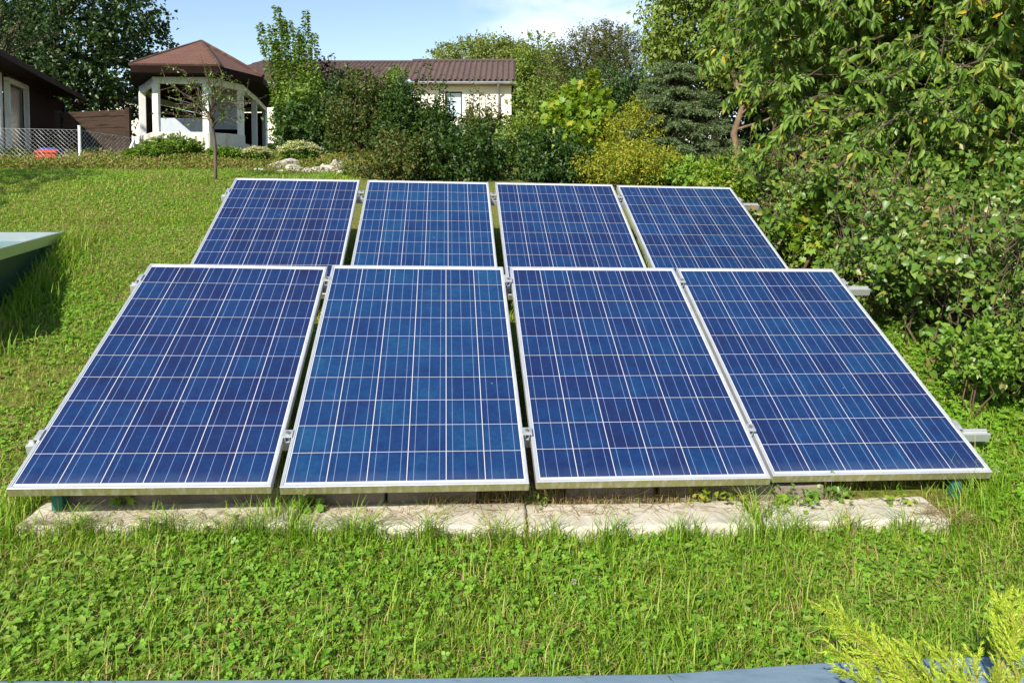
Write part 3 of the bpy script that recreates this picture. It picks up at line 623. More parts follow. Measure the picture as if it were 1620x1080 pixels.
# roof: eave polygon pushed out, apex over the front part
ov = .62
def push(i):
    a, b, c = ring[i - 1], ring[i], ring[(i + 1) % kk]; n1 = Vector(((b - a).y, -(b - a).x, 0)).normalized(); n2 = Vector(((c - b).y, -(c - b).x, 0)).normalized()
    m_ = (n1 + n2).normalized(); return b + m_ * ([.26, .62, .62, .62, .62, .5, .3, .2][i]) / max(m_.dot(n1), .45)
eav = [push(i) for i in range(kk)]
ZE = at(290, 104, 19.4).z; apex = at(319, 67, 23.2); 
mb = MB(); vs = []; fs = []
for i in range(kk):
    a, b = eav[i].copy(), eav[(i + 1) % kk].copy(); a.z = b.z = ZE; vs_ = [a, b, apex]; mb.add(vs_, [(0, 1, 2)])
roof = mb.build('roof', M['shingle'], root); me = roof.data; uv = me.uv_layers.new()
for p in me.polygons:
    co = [me.vertices[v].co for v in p.vertices]; zs = [c.z for c in co]; ap = co[zs.index(max(zs))]; bs = [c for c in co if c is not ap]; d = (bs[1] - bs[0]).normalized(); up_ = (ap - bs[0]); up_ = (up_ - d * up_.dot(d)).normalized()
    for li in p.loop_indices:
        c = me.vertices[me.loops[li].vertex_index].co - bs[0]; uv.data[li].uv = (c.dot(d), c.dot(up_))
md = roof.modifiers.new('thickness', 'SOLIDIFY'); md.thickness = .05; md.offset = -1
mb = MB()
for i in (0, 1, 2, 3, 4):
    pass
for i in range(kk):      # hip caps
    a = eav[i].copy(); a.z = ZE + .03
    if i in (1, 2, 3, 4): mb.tube([a, a.lerp(apex, .5) + Vector((0, 0, .02)), apex + Vector((0, 0, .02))], .055, 6)
mb.build('hip_caps', M['shingle'], roof)
mb = MB()
for i in range(kk):      # fascia and sloping soffit
    a, b = eav[i].copy(), eav[(i + 1) % kk].copy(); a.z = b.z = ZE - .005; c, d = ring[i].copy(), ring[(i + 1) % kk].copy(); c.z = d.z = ZB + .01
    a2, b2 = a.lerp(gcen, .004), b.lerp(gcen, .004); a2.z = b2.z = ZE - .17
    mb.add([a, b, b2, a2], [(0, 1, 2, 3)]); mb.add([a2, b2, d, c], [(0, 1, 2, 3)])
mb.build('eaves', M['fascia'], root)
tb = empty('garden_table', at(362, 222, 21.9), 'small table with teal cloth inside the pavilion', 'table'); tz = at(366, 213, 22.3); 
mb = MB(); mb.box((tz.x - .05, tz.y, tz.z), (.45, .5, .03)); mb.build('tabletop', surf('teal_cloth', (.02, .25, .22), (.03, .32, .28), 5, .7), tb, .01)
gzt = float(gz(tz.x, tz.y))
for sx in (-.2, .1):
    for sy in (-.2, .2):
        mb = MB(); mb.beam((tz.x + sx, tz.y + sy, gzt), (tz.x + sx, tz.y + sy, tz.z - .016), .04, .04, up=(0, 1, 0)); mb.build('leg', M['darkwood'], tb)

# ------------------------------------------------------------------ shed at the left
SA = Vector((-11.15, 16, 0)); SD = Vector((-.375, 1, 0)).normalized(); SNm = Vector((SD.y, -SD.x, 0))        # along the facade; facing right
def sx_(px_):                                                  # distance along the facade seen at column px_
    k = (px_ - 810) / F * 1.0; t = (k * SA.y - SA.x) / (SD.x - k * SD.y); return t
def onf(px_, y):
    t = sx_(px_); p = SA + SD * t; q = at(px_, y, p.y); return t, q.z
t0, zeave = onf(0, 95); zeave = at(0, 100, (SA + SD * t0).y).z - .05
root = empty('garden_shed', gp(SA.x, SA.y + 3), 'dark shed with white framed glass door and red-brown wall at the left edge', 'shed')
tA, tB = -4.5, sx_(103)
def F3(t, z, o=0): p = SA + SD * t + SNm * o; return Vector((p.x, p.y, z))
gS = float(gz(-13, 20)) - .25
d0, d1 = sx_(14), sx_(44); wz = zeave - .12
mb = MB(); 
def wall(mb, a, b, z0, z1, th=.12, o=0): mb.beam(F3(a, (z0 + z1) / 2, o - th / 2), F3(b, (z0 + z1) / 2, o - th / 2), th, z1 - z0)
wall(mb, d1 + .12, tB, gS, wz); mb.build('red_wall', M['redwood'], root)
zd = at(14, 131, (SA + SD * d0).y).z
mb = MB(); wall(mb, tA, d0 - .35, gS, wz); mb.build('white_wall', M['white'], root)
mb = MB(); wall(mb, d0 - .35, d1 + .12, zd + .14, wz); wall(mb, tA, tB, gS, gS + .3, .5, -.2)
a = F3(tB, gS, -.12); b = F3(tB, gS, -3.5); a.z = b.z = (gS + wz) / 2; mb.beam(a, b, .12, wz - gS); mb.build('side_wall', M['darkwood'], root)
fr = MB()
for t in (d0, d1): fr.beam(F3(t, gS, .03), F3(t, zd + .05, .03), .12, .10, up=tuple(SD))
fr.beam(F3(d0 - .05, zd + .07, .03), F3(d1 + .05, zd + .07, .03), .12, .14); door = fr.build('door_frame', M['white'], root, .01)
mb = MB(); wall(mb, d0 + .1, d1 - .1, gS, zd, .03, -.05); mb.build('door_glass', M['glass_dark'], door)
mb = MB(); hz = at(14, 188, (SA + SD * d0).y).z; mb.tube([F3(d0 + .08, hz - .09, .10), F3(d0 + .12, hz - .09, .16), F3(d0 + .12, hz + .09, .16), F3(d0 + .08, hz + .09, .10)], .018, 6); mb.build('handle', M['white'], door)
mb = MB(); tw = sx_(2); wall(mb, tw - .8, tw, zd - 1.35, zd - .1, .04, .03); mb.build('window', M['winglass'], root)
mb = MB(); ro = .75; pts = [F3(tA - .3, zeave, ro), F3(tB - .9, zeave, ro), F3(tB - .9, zeave + .55, -3.6), F3(tA - .3, zeave + .55, -3.6)]
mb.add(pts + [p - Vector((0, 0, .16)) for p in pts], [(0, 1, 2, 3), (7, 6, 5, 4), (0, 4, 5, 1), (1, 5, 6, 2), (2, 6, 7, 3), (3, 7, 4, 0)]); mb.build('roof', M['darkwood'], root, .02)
mb = MB(); t = sx_(101); mb.tube([F3(t, gS + .2, .08), F3(t, wz - .1, .08)], .045, 8); mb.build('drainpipe', M['tank'], root)

# ------------------------------------------------------------------ chain-link fence, plank wall, clutter
FY = 12.0
def fpt(x, Y): p = at(x, 260, Y); return Vector((p.x, p.y, float(gz(p.x, p.y))))
fa, fb, fc = fpt(-90, 11.6), fpt(127, 12.0), fpt(213, 12.9)
root = empty('chain_link_fence', fb, 'low chain-link fence with white posts below the shed', 'fence')
FH = at(127, 200, 12).z - fb.z
for p, hh, rr in ((fa, FH, .022), (fb, FH, .022), (fc, FH * .66, .020)):
    mb = MB(); mb.tube([p - Vector((0, 0, .2)), p + Vector((0, 0, hh))], rr, 10); mb.tube([p + Vector((0, 0, hh)), p + Vector((0, 0, hh + .012))], rr * 1.15, 10); mb.build('post', M['white'], root, smooth=False)
mb = MB(); mb.tube([fc + Vector((0, .0, FH * .62)), at(199, 252, 12.6)], .018, 8); mb.build('brace', M['white'], root)
mb = MB(); rng = np.random.default_rng(8)
for (p, q, h0, h1) in ((fa, fb, FH * .93, FH * .86), (fb, fc, FH * .86, FH * .62)):
    d = q - p; ln = Vector((d.x, d.y, 0)).length; n = int(ln / .062); hm = (h0 + h1) / 2
    def P_(u, v):
        u = max(0, min(1, u)); b_ = p.lerp(q, u); return b_ + Vector((0, .01 * sin(u * 40), .02 + v * (h0 + (h1 - h0) * u)))
    st = hm / ln
    for i in range(-int(n * st) - 1, n + 1):
        for s in (1, -1):
            u0 = i / n if s == 1 else i / n + st; u1 = u0 + s * st; pts = []
            for k in range(7):
                t = k / 6; u = u0 + (u1 - u0) * t
                if 0 <= u <= 1: pts.append(P_(u, t))
            if len(pts) > 1: mb.tube(pts, .0018, 3, cap=False)
    for v in (0.02, 1.0): mb.tube([P_(k / 8, v) for k in range(9)], .0028, 4, cap=False)
mb.build('wire_mesh', M['steel'], root)

pa, pb = fpt(98, 16.4), fpt(207, 15.6); zt = at(150, 176, 16).z
root = empty('plank_wall', (pa + pb) / 2, 'dark weathered plank wall between the shed and the pavilion', 'wall'); hgt = zt - min(pa.z, pb.z)
nb = 8
for k in range(1):
    mb = MB()
    for k in range(nb):
        z = zt - hgt * (k + .5) / nb; a, b = pa.copy(), pb.copy(); a.z = b.z = z; jit = Vector((0, rng.uniform(-.012, .012), 0)); mb.beam(a + jit, b + jit, .03, hgt / nb * .992)
    mb.build('planks', M['plank'], root, .004)
for p in (pa, pb): mb = MB(); mb.box((p.x, p.y - .07, (p.z - .2 + zt + .03) / 2), (.09, .09, zt + .03 - p.z + .2)); mb.build('post', M['plank'], root, .006)

def crate(name, label, cat, px_, py_, Y, w_, d_, h_, m, rz, tilt=0):
    p = at(px_, py_, Y); p.z = max(p.z, float(gz(p.x, p.y)) + .0)
    root = empty(name, p, label, cat, None, rz); root.rotation_euler = (tilt, 0, rz); mb = MB(); th = .012; t = 1.12
    for sx in (-1, 1):
        mb.box((sx * (w_ / 2 - th / 2), 0, h_ / 2), (th, d_, h_)); mb.box((0, sx * (d_ / 2 - th / 2), h_ / 2), (w_ - 2 * th - .002, th, h_))
    mb.box((0, 0, .008), (w_ - 2 * th - .002, d_ - 2 * th - .002, .012)); mb.build('body', m, root, .003, world=False)
    mb = MB()
    for sx in (-1, 1): mb.box((sx * (w_ / 2 + .008), 0, h_ - .012), (.016, d_ + .03, .024)); mb.box((0, sx * (d_ / 2 + .008), h_ - .012), (w_ - .002, .016, .024))
    mb.build('rim', m, root, .003, world=False)
crate('plastic_crate', 'red plastic crate in the weeds behind the wire fence', 'crate', 75, 265, 12.5, .27, .20, .15, M['red_plastic'], .3, .15)
crate('plastic_crate', 'blue plastic crate behind the red crate', 'crate', 82, 258, 12.9, .28, .20, .17, M['blue_plastic'], -.2, -.1)
def bucket():
    p = at(113, 264, 12.7); root = empty('bucket', p, 'faded yellow bucket beside the white fence post', 'bucket'); mb = MB(); n = 18
    prof = [(.0, .0), (.075, 0), (.105, .17), (.112, .17), (.112, .185), (.100, .185), (.070, .012), (0, .012)]
    vs = [(r_ * cos(2 * pi * k / n), r_ * sin(2 * pi * k / n), z) for r_, z in prof for k in range(n)]
    mb.add(vs, [(i * n + k, i * n + (k + 1) % n, (i + 1) * n + (k + 1) % n, (i + 1) * n + k) for i in range(len(prof) - 1) for k in range(n)]); mb.build('body', M['yellow_plastic'], root, smooth=False, world=False)
    mb = MB(); mb.tube([(.11 * cos(a), -.02 - .03 * sin(a), .18 - .10 * sin(a)) for a in np.linspace(0, pi, 9)], .004, 5); mb.build('handle', M['steel'], root, world=False)
bucket()
def sheet():
    p = at(186, 262, 12.6); root = empty('leaning_sheet', p, 'pale blue and white sheet leaning under the fence brace', 'sheet')
    mb = MB(); rot = Matrix.Rotation(-.5, 3, 'X') @ Matrix.Rotation(.25, 3, 'Y'); mb.box((-.03, 0, .08), (.13, .012, .17), rot); mb.build('pale_panel', M['pale_sheet'], root, .002, world=False)
    mb = MB(); rot = Matrix.Rotation(-.6, 3, 'X') @ Matrix.Rotation(-.5, 3, 'Y'); mb.box((.09, .03, .07), (.07, .012, .16), rot); mb.build('blue_panel', M['blue_plastic'], root, .002, world=False)
sheet()

# ------------------------------------------------------------------ house
HY = 42.0
def hz_(y, Y=HY): return at(700, y, Y).z
def hx(x, Y=HY): return at(x, 200, Y).x
root = empty('house', (hx(728), HY + 4, float(gz(0, HY))), 'cream rendered house with brown tiled roof behind the hedge', 'house')
def corr(name, x0, x1, ya, za, yb, zb, pitch, m, parent, amp=.08, rows=6, skew0=0, skew1=0):
    nx = int((x1 - x0) / pitch * 8); ph = np.arange(nx + 1) / 8 * 2 * pi; xs = np.linspace(0, 1, nx + 1); V = []
    prof = np.maximum(np.cos(ph), -.35) * amp
    ln = math.hypot(yb - ya, zb - za); nrm = np.array([0, -(zb - za) / ln, (yb - ya) / ln])
    for r_ in range(rows):
        for e in (0, 1):
            t = (r_ + e) / rows; st = .045 * (1 - e) - .0
            xx = (x0 + skew0 * t) + xs * ((x1 + skew1 * t) - (x0 + skew0 * t))
            V.append(np.stack([xx, ya + (yb - ya) * t + nrm[1] * (prof + st), za + (zb - za) * t + nrm[2] * (prof + st)], 1))
    V = np.concatenate(V); q = []
    for k in range(2 * rows - 1):
        i = k * (nx + 1) + np.arange(nx); q.append(np.stack([i, i + 1, i + nx + 2, i + nx + 1], 1))
    return link(name, np_mesh(name, V, [np.concatenate(q)]), m, parent)
gh = float(gz(0, HY)) - .4; xl, xr = hx(648), hx(809); ze = hz_(134); zr = at(700, 97, HY + 3.6).z
wx0, wx1, wz0, wz1 = hx(704), hx(731), hz_(188), hz_(145)
mb = MB()
def wallx(mb, x0, x1, z0, z1, y=HY, th=.3): mb.box(((x0 + x1) / 2, y + th / 2, (z0 + z1) / 2), (x1 - x0, th, z1 - z0))
wallx(mb, xl, wx0, gh, ze); wallx(mb, wx1, xr, gh, ze); wallx(mb, wx0, wx1, wz1, ze); wallx(mb, wx0, wx1, gh, wz0)
mb.box((xr - .15, HY + 3.75, (gh + ze) / 2), (.3, 6.9, ze - gh)); mb.box((xl + .15, HY + 3.75, (gh + ze) / 2), (.3, 6.9, ze - gh))
for x in (xr - .15, xl + .15): mb.add([(x - .148, HY + .3, ze), (x - .148, HY + 7.2, ze), (x - .148, HY + 3.6, zr - .12), (x + .148, HY + .3, ze), (x + .148, HY + 7.2, ze), (x + .148, HY + 3.6, zr - .12)], [(0, 1, 2), (5, 4, 3), (0, 2, 5, 3), (1, 4, 5, 2)])
mb.build('wall', M['cream'], root)
mb = MB(); wallx(mb, wx0 + .05, wx1 - .05, wz0 + .05, wz1 - .05, HY + .17, .03); win = MB(); fw = .07
for a in ((wx0, wx0 + fw, wz0, wz1), (wx1 - fw, wx1, wz0, wz1), (wx0 + fw, wx1 - fw, wz1 - fw, wz1), (wx0 + fw, wx1 - fw, wz0, wz0 + fw)): wallx(win, *a, y=HY + .14, th=.06)
wo_ = win.build('window', M['darkwood'], root); mb.build('pane', M['winglass'], wo_)
corr('roof', xl - .25, xr + .2, HY - .45, ze + .12, HY + 3.6, zr, .30, M['rooftile'], root); corr('rear_roof', xl - .25, xr + .2, HY + 7.6, ze + .12, HY + 3.6, zr, .30, M['rooftile'], root)
mb = MB(); mb.tube([(xl - .27, HY + 3.6, zr + .03), (xr + .22, HY + 3.6, zr + .03)], .10, 8); mb.build('ridge_tiles', M['rooftile'], root)
mb = MB(); mb.tube([(xl - .3, HY - .52, ze + .04), (xr + .25, HY - .52, ze + .04)], .085, 8); gut = mb.build('gutter', M['zinc'], root)
mb = MB(); xd = hx(789); mb.tube([(xd, HY - .52, ze), (xd, HY - .5, ze - .12), (xd + .02, HY - .12, ze - .55), (xd + .03, HY - .08, gh)], .055, 8); mb.build('downpipe', M['zinc'], root)
mb = MB(); wallx(mb, xl - .2, xr + .15, ze - .06, ze + .06, HY - .42, .42); mb.build('soffit', surf('soffit_wood', (.22, .11, .05), (.28, .15, .07), 4, .8), root)
# lower long wing to the left
YW = HY + 1.6; xa, xb = hx(330, YW), xl - .02; zew = at(600, 135, YW).z; zrw = at(600, 98.5, YW + 3.4).z
mb = MB(); wallx(mb, xa, xb, gh, zew, YW); mb.box((xa + .15, YW + 3.4, (gh + zew) / 2), (.3, 6.2, zew - gh)); mb.build('wing_wall', M['cream'], root)
corr('wing_roof', xa - .3, xb - .3, YW - .45, zew + .1, YW + 3.4, zrw, .30, M['rooftile'], root, skew0=2.2)
mb = MB(); mb.tube([(xa + 1.9, YW + 3.4, zrw + .02), (xb, YW + 3.4, zrw + .02)], .09, 8); mb.build('wing_ridge', M['rooftile'], root)
mb = MB(); mb.tube([(xa - .3, YW - .5, zew + .03), (xb, YW - .5, zew + .03)], .08, 8); mb.build('wing_gutter', M['zinc'], root)
for (wa, wb) in ((548, 566), (590, 612)):
    mb = MB(); wallx(mb, hx(wa, YW), hx(wb, YW), zew - 1.7, zew - .4, YW - .03, .06); f_ = mb.build('wing_window', M['white'], root); mb = MB(); wallx(mb, hx(wa, YW) + .08, hx(wb, YW) - .08, zew - 1.62, zew - .48, YW - .045, .04); mb.build('pane', M['glass_dark'], f_)
bw = empty('far_building', (-18.5, 40, float(gz(-18, 40))), 'patch of white building showing behind the big tree and the pavilion', 'building')
mb = MB(); a, b = at(203, 190, 40), at(232, 190, 40); z0, z1 = at(210, 260, 40).z - 1, at(210, 160, 40).z; mb.box(((a.x + b.x) / 2 - 1, 41.5, (z0 + z1) / 2), (b.x - a.x + 2, 3, z1 - z0)); mb.build('wall', M['cream'], bw)
mb = MB(); mb.add([(a.x - 2.3, 39.8, z1), (b.x + .3, 39.8, z1), (b.x + .3, 43.2, z1), (a.x - 2.3, 43.2, z1), (a.x - 2.3, 41.5, z1 + .5), (b.x + .3, 41.5, z1 + .5)], [(0, 1, 5, 4), (2, 3, 4, 5), (0, 4, 3), (1, 2, 5), (0, 3, 2, 1)]); mb.build('roof', M['rooftile'], bw)

# ------------------------------------------------------------------ rockery
rng = np.random.default_rng(21)
RK = [(452, 261, .30, 'round pale stone on top of the rockery'), (469, 271, .34, 'large grey stone in the middle of the rockery'), (487, 277, .22, 'pale stone right of the large rockery stone'), (505, 276, .30, 'broad speckled stone in the rockery'), (519, 271, .26, 'grey stone at the right of the rockery'), (531, 260, .22, 'smooth pale boulder on the right of the rockery'), (409, 277, .24, 'small pale stone at the left end of the rockery'), (422, 281, .2, 'low stone beside the leftmost rockery stone'), (441, 279, .24, 'low grey stone in front of the round stone'), (512, 283, .22, 'low dark stone just behind the panel frame'), (540, 279, .2, 'small stone at the right end of the rockery'), (395, 283, .17, 'low flat stone behind the top left panel corner')]
for i, (x, y, s, lab) in enumerate(RK):
    Y = 9.7 + (283 - y) * .05; p = at(x, y + 3, Y); s *= 1.3; bm = bmesh.new(); bmesh.ops.create_icosphere(bm, subdivisions=3, radius=1)
    D = unit(rng.normal(size=(14, 3))); k_ = rng.uniform(.55, .95, 14); sc = np.array([s * .55, s * .45, s * .38]) * rng.uniform(.85, 1.15, 3)
    for v in bm.verts:
        n_ = np.array(v.co); m_ = 1.0
        for dd, kk_ in zip(D, k_):
            q = n_ @ dd
            if q > kk_: m_ = min(m_, kk_ / q)
        v.co = Vector(n_ * m_ * sc * (1 + .05 * sin(n_[0] * 9 + i) * cos(n_[2] * 11)))
    me = bpy.data.meshes.new('rock'); bm.to_mesh(me); bm.free(); o = link('rock', me, M['rock']); o.location = p; o.rotation_euler = (0, 0, rng.uniform(0, 6)); tag(o, lab, 'rock', 'rockery stones above the panels')

# ------------------------------------------------------------------ planting behind the lawn
Y0 = 16.5
def up_shoots(lst, Y, base_y=200): return [(at(x + dx, base_y, Y), at(x, y, Y)) for (x, y, dx) in lst]
def bush(label, x, y0, y1, wpx, Y, leafm, ln, n, m, cr, seed, name='shrub', cat='shrub', shoots=(), depth=.9, group=None, **kw):
    """bush filling the picture box centred at x, from y0 (top) to y1 (bottom) at distance Y"""
    top, bot = at(x, y0, Y), at(x, y1, Y); c = (top + bot) / 2; rz2 = (top.z - bot.z) / 2; rx = wpx / 2 * Y / F
    b = gp(c.x, Y)
    return shrub(name, label, cat, b, tuple(c), (rx, depth, rz2), leafm, ln, n, m, cr, seed, group, shoots, **kw)
bush('tall green shrub with upright leafy rods beside the pavilion', 482, 122, 262, 84, 16.3, 'hazel', .09, 340, 28, .17, 31, shoots=up_shoots([(410, 38, 34), (428, 40, 24), (438, 10, 20), (446, 30, 16), (457, 34, 12), (469, 45, 6), (484, 18, 0), (497, 55, -6), (434, 66, 20), (476, 60, 4)], 16.3, 190), sh_n=620, sh_r=.105, sh_ln=.085, kind='rhomb')
bush('purple-leaved shrub between the upright green shrub and the house', 518, 92, 255, 62, 17.2, 'purple', .085, 110, 20, .15, 41, shoots=up_shoots([(508, 82, 0), (524, 84, 2), (545, 108, 6), (530, 100, 0)], 17.2, 170), sh_n=60, sh_r=.12)
bush('dark green bush at the right side of the pavilion', 476, 170, 262, 62, 15.6, 'dark', .085, 240, 26, .15, 43)
bush('tall dense dark bush before the house wing, right of the purple shrub', 558, 118, 265, 74, 15.7, 'shade', .075, 300, 28, .14, 81)
bush('tall dark green bush hiding the joint of house and wing', 634, 128, 282, 70, 13.9, 'dark', .066, 280, 28, .12, 83)
bush('dark bush in front of the purple shrub', 510, 160, 268, 80, 15.2, 'dark', .08, 280, 26, .14, 45)
bush('bronze-green bush with thin upright shoots in front of the house wing', 585, 128, 278, 105, 14.6, 'bronze', .062, 400, 28, .13, 47, shoots=up_shoots([(548, 130, 5), (570, 118, 3), (592, 122, 0), (612, 118, -3), (604, 108, 0), (625, 125, 0)], 14.6, 200), sh_n=60, sh_r=.09)
bush('green bush with pale shoots at the left corner of the house wing', 622, 112, 210, 46, 15.6, 'hazel', .075, 90, 24, .13, 49, shoots=up_shoots([(618, 108, 0), (632, 116, 0)], 15.6, 180), sh_n=70, sh_r=.10)
bush('dark bush with leafy shoots left of the house window', 680, 165, 282, 92, 13.8, 'dark', .075, 300, 28, .13, 51, shoots=up_shoots([(664, 110, 3), (676, 100, 4), (694, 128, 0), (701, 118, 2), (655, 128, 0), (712, 150, 0)], 13.8, 205), sh_n=95, sh_r=.10)
bush('bush with tall thin shoots standing before the right half of the house', 762, 182, 282, 88, 13.6, 'bronze', .066, 280, 28, .13, 53, shoots=up_shoots([(749, 124, 0), (742, 150, 0), (757, 142, 2), (768, 148, 0), (779, 150, -2), (788, 165, 0)], 13.6, 215), sh_n=85, sh_r=.10)
bush('low dark green bush before the house shrubs, above the middle panels', 735, 205, 306, 150, 9.3, 'dark', .05, 260, 28, .085, 55, depth=.6)
bush('dark green bush to the right of the cream house', 838, 192, 288, 110, 13.0, 'mid', .07, 220, 28, .13, 57)
bush('dark leafy bush above the second and third panels of the back row', 640, 215, 306, 130, 9.1, 'bronze', .046, 230, 28, .085, 59, depth=.55)
bush('bright yellow-green maple bush with one tall shoot', 905, 146, 280, 118, 12.6, 'maple', .10, 300, 26, .14, 61, kind='maple', asp=1.0, shoots=up_shoots([(938, 106, 2), (936, 116, 0), (880, 146, 0), (960, 144, 0), (900, 141, 0)], 12.6, 190), sh_n=110, sh_r=.12)
bush('dark ivy-like bush beneath the bright maple bush', 880, 215, 306, 130, 9.2, 'dark', .05, 230, 28, .085, 63, depth=.55)
bush('rust tipped shrub behind the maple bush beside the house', 850, 150, 230, 70, 17.0, 'mid', .09, 120, 22, .16, 65)
bush('golden flowering herb clump above the right panels of the back row', 1000, 228, 300, 200, 8.9, 'gold', .036, 420, 34, .085, 67, name='herb_clump', cat='herb clump', depth=.7, kind='rhomb', asp=.45)
bush('tall yellow-green herb clump between the maple and the spruce', 1002, 168, 262, 90, 11.6, 'gold', .045, 240, 30, .11, 69, name='herb_clump', cat='herb clump', asp=.45)
bush('leafy green weed patch at the right end of the back panels', 1085, 262, 300, 100, 8.7, 'weed', .07, 110, 22, .10, 71, depth=.5)
bush('yellow flecked bush under the cherry by the right back panel', 1150, 262, 312, 90, 8.2, 'maple', .05, 130, 26, .10, 73, depth=.5)

# trees
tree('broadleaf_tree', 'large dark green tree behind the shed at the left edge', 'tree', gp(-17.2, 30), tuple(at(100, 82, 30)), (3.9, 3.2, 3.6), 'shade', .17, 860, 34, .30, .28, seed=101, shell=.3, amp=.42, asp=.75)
tree('broadleaf_tree', 'thin branched tree top at the upper left corner', 'tree', gp(-16.4, 24), tuple(at(5, 70, 24)), (1.7, 1.6, 2.0), 'shade', .13, 150, 22, .26, .14, seed=103, shell=.2, amp=.5)
tree('broadleaf_tree', 'big round pale green tree beyond the house roof', 'tree', gp(at(800, 200, 66).x, 66), tuple(at(812, 135, 66)), (6.2, 5, 4.4), 'pale', .21, 1500, 36, .40, .35, seed=105, shell=.55, amp=.40, asp=.8)
tree('broadleaf_tree', 'green tree behind the right corner of the house', 'tree', gp(at(862, 200, 50).x, 50), tuple(at(850, 150, 50)), (2.3, 2.2, 2.9), 'mid', .16, 560, 32, .28, .2, seed=107, shell=.4, amp=.4, asp=.8)
tree('broadleaf_tree', 'dark olive tree with open crown right of the house', 'tree', gp(at(950, 200, 40).x, 40), tuple(at(950, 118, 40)), (2.35, 2.2, 2.6), 'olive', .10, 1300, 32, .19, .2, seed=109, shell=.15, amp=.55, nb=50)
tree('broadleaf_tree', 'dark lower tree under the olive crown', 'tree', gp(at(985, 200, 34).x, 34), tuple(at(975, 160, 34)), (2.2, 1.8, 1.6), 'dark', .16, 180, 26, .28, .18, seed=111, shell=.3)
tree('leafy_tree', 'yellow-green tree rising behind the spruce', 'tree', gp(at(1120, 230, 12.5).x, 12.5), tuple(at(1112, 48, 12.0)), (1.0, 1.0, 1.25), 'mid', .075, 620, 28, .14, .075, 'bark_pale', seed=113, shell=.15, amp=.45, nb=40, droopz=-.8)
tree('leafy_tree', 'slim tree with bare pale lower trunk under the cherry boughs', 'tree', gp(at(1214, 270, 10.2).x, 10.2), tuple(at(1240, 70, 10.4)), (.95, .9, .85), 'mid', .075, 330, 26, .14, .06, 'bark_pale', seed=115, shell=.15, amp=.45, nb=40, droopz=-.8, trunks=2)
tree('leafy_tree', 'dark tree filling the shade behind the cherry at the right', 'tree', gp(6.6, 12.5), tuple(at(1450, 120, 12.5)), (2.6, 1.5, 2.3), 'dark', .12, 420, 30, .26, .14, seed=117, shell=.1, amp=.3)
tree('leafy_tree', 'dark undergrowth tree in the gap between spruce and cherry', 'tree', gp(4.6, 12.2), tuple(at(1290, 190, 12.2)), (1.35, 1.0, 1.3), 'dark', .09, 300, 28, .18, .08, seed=119, shell=.1, amp=.3)
tree('broadleaf_tree', 'tree outside the left edge shading the shed', 'tree', gp(-16.5, 12.2), (-16.2, 12.6, 6.6), (3.6, 3.4, 3.2), 'dark', .2, 300, 30, .34, .2, seed=121, shell=.3)
tree('fruit_tree', 'small tree outside the left edge shading the top of the lawn', 'tree', gp(-7.9, 5.2), (-7.6, 5.4, 3.9), (1.1, 1.1, .8), 'mid', .1, 110, 24, .18, .09, seed=123, shell=.3)
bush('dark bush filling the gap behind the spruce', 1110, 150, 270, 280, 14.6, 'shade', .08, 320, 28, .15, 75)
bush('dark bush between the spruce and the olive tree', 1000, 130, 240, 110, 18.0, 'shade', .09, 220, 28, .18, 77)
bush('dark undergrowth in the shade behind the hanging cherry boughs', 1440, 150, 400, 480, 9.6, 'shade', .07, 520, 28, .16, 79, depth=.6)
def spruce():
    rng = np.random.default_rng(131); bx = at(1078, 250, 11.3); b = gp(bx.x, 11.3); root = empty('spruce_tree', b, 'blue-green spruce with layered drooping sprays', 'tree')
    ztop = at(1060, 92, 11.3).z; mb = MB(); mb.tube([b - Vector((0, 0, .1)), Vector((b.x - .05, b.y, (b.z + ztop) / 2)), Vector((b.x - .1, b.y, ztop))], [.10, .07, .015], 8)
    Lv = Leaves(132); h = ztop - b.z
    for k in range(230):
        t = rng.uniform(.03, .97); z = b.z + h * t; R_ = (1 - t) ** .55 * 1.0 + .08; a = rng.uniform(0, 2 * pi); ln = R_ * rng.uniform(.7, 1.1)
        s = Vector((b.x - .1 * t, b.y, z)); tip = s + Vector((cos(a) * ln, sin(a) * ln, -.22 * ln + .05)); pts = bend(s, tip, rng, 4, .03, .06); mb.tube(pts, [.013, .011, .008, .006, .003], 4, cap=False)
        n_ = int(46 * ln / .8) + 6; u = rng.uniform(.12, 1, n_); pp = np.array([np.array(pts[min(int(x * 4), 3)].lerp(pts[min(int(x * 4) + 1, 4)], x * 4 - int(x * 4))) if x < 1 else np.array(pts[4]) for x in u])
        d0 = np.array(tip - s) / ln; sd_ = np.array([-d0[1], d0[0], 0]); sg = rng.choice([-1, 1], n_)
        tw = unit(d0 * .8 + sd_ * sg[:, None] * rng.uniform(.4, 1.1, n_)[:, None] + np.array([0, 0, -.35]) + rng.normal(size=(n_, 3)) * .15); tl = (.10 + .14 * (1 - u)) * rng.uniform(.7, 1.2, n_)
        q = 11
        f = np.linspace(.05, 1, q); C = (pp[:, None] + tw[:, None] * (tl[:, None] * f)[..., None]).reshape(-1, 3); T = np.repeat(tw, q, 0)
        Lv.add(C, unit(T + rng.normal(size=T.shape) * .55), unit(rng.normal(size=T.shape) + np.array([0, 0, .8])), .042 * rng.uniform(.7, 1.2, len(C)), .011, 'rhomb', .1, .05)
    mb.build('trunk', M['bark'], root, smooth=True); Lv.build('crown', M['spruce'], root)
spruce()

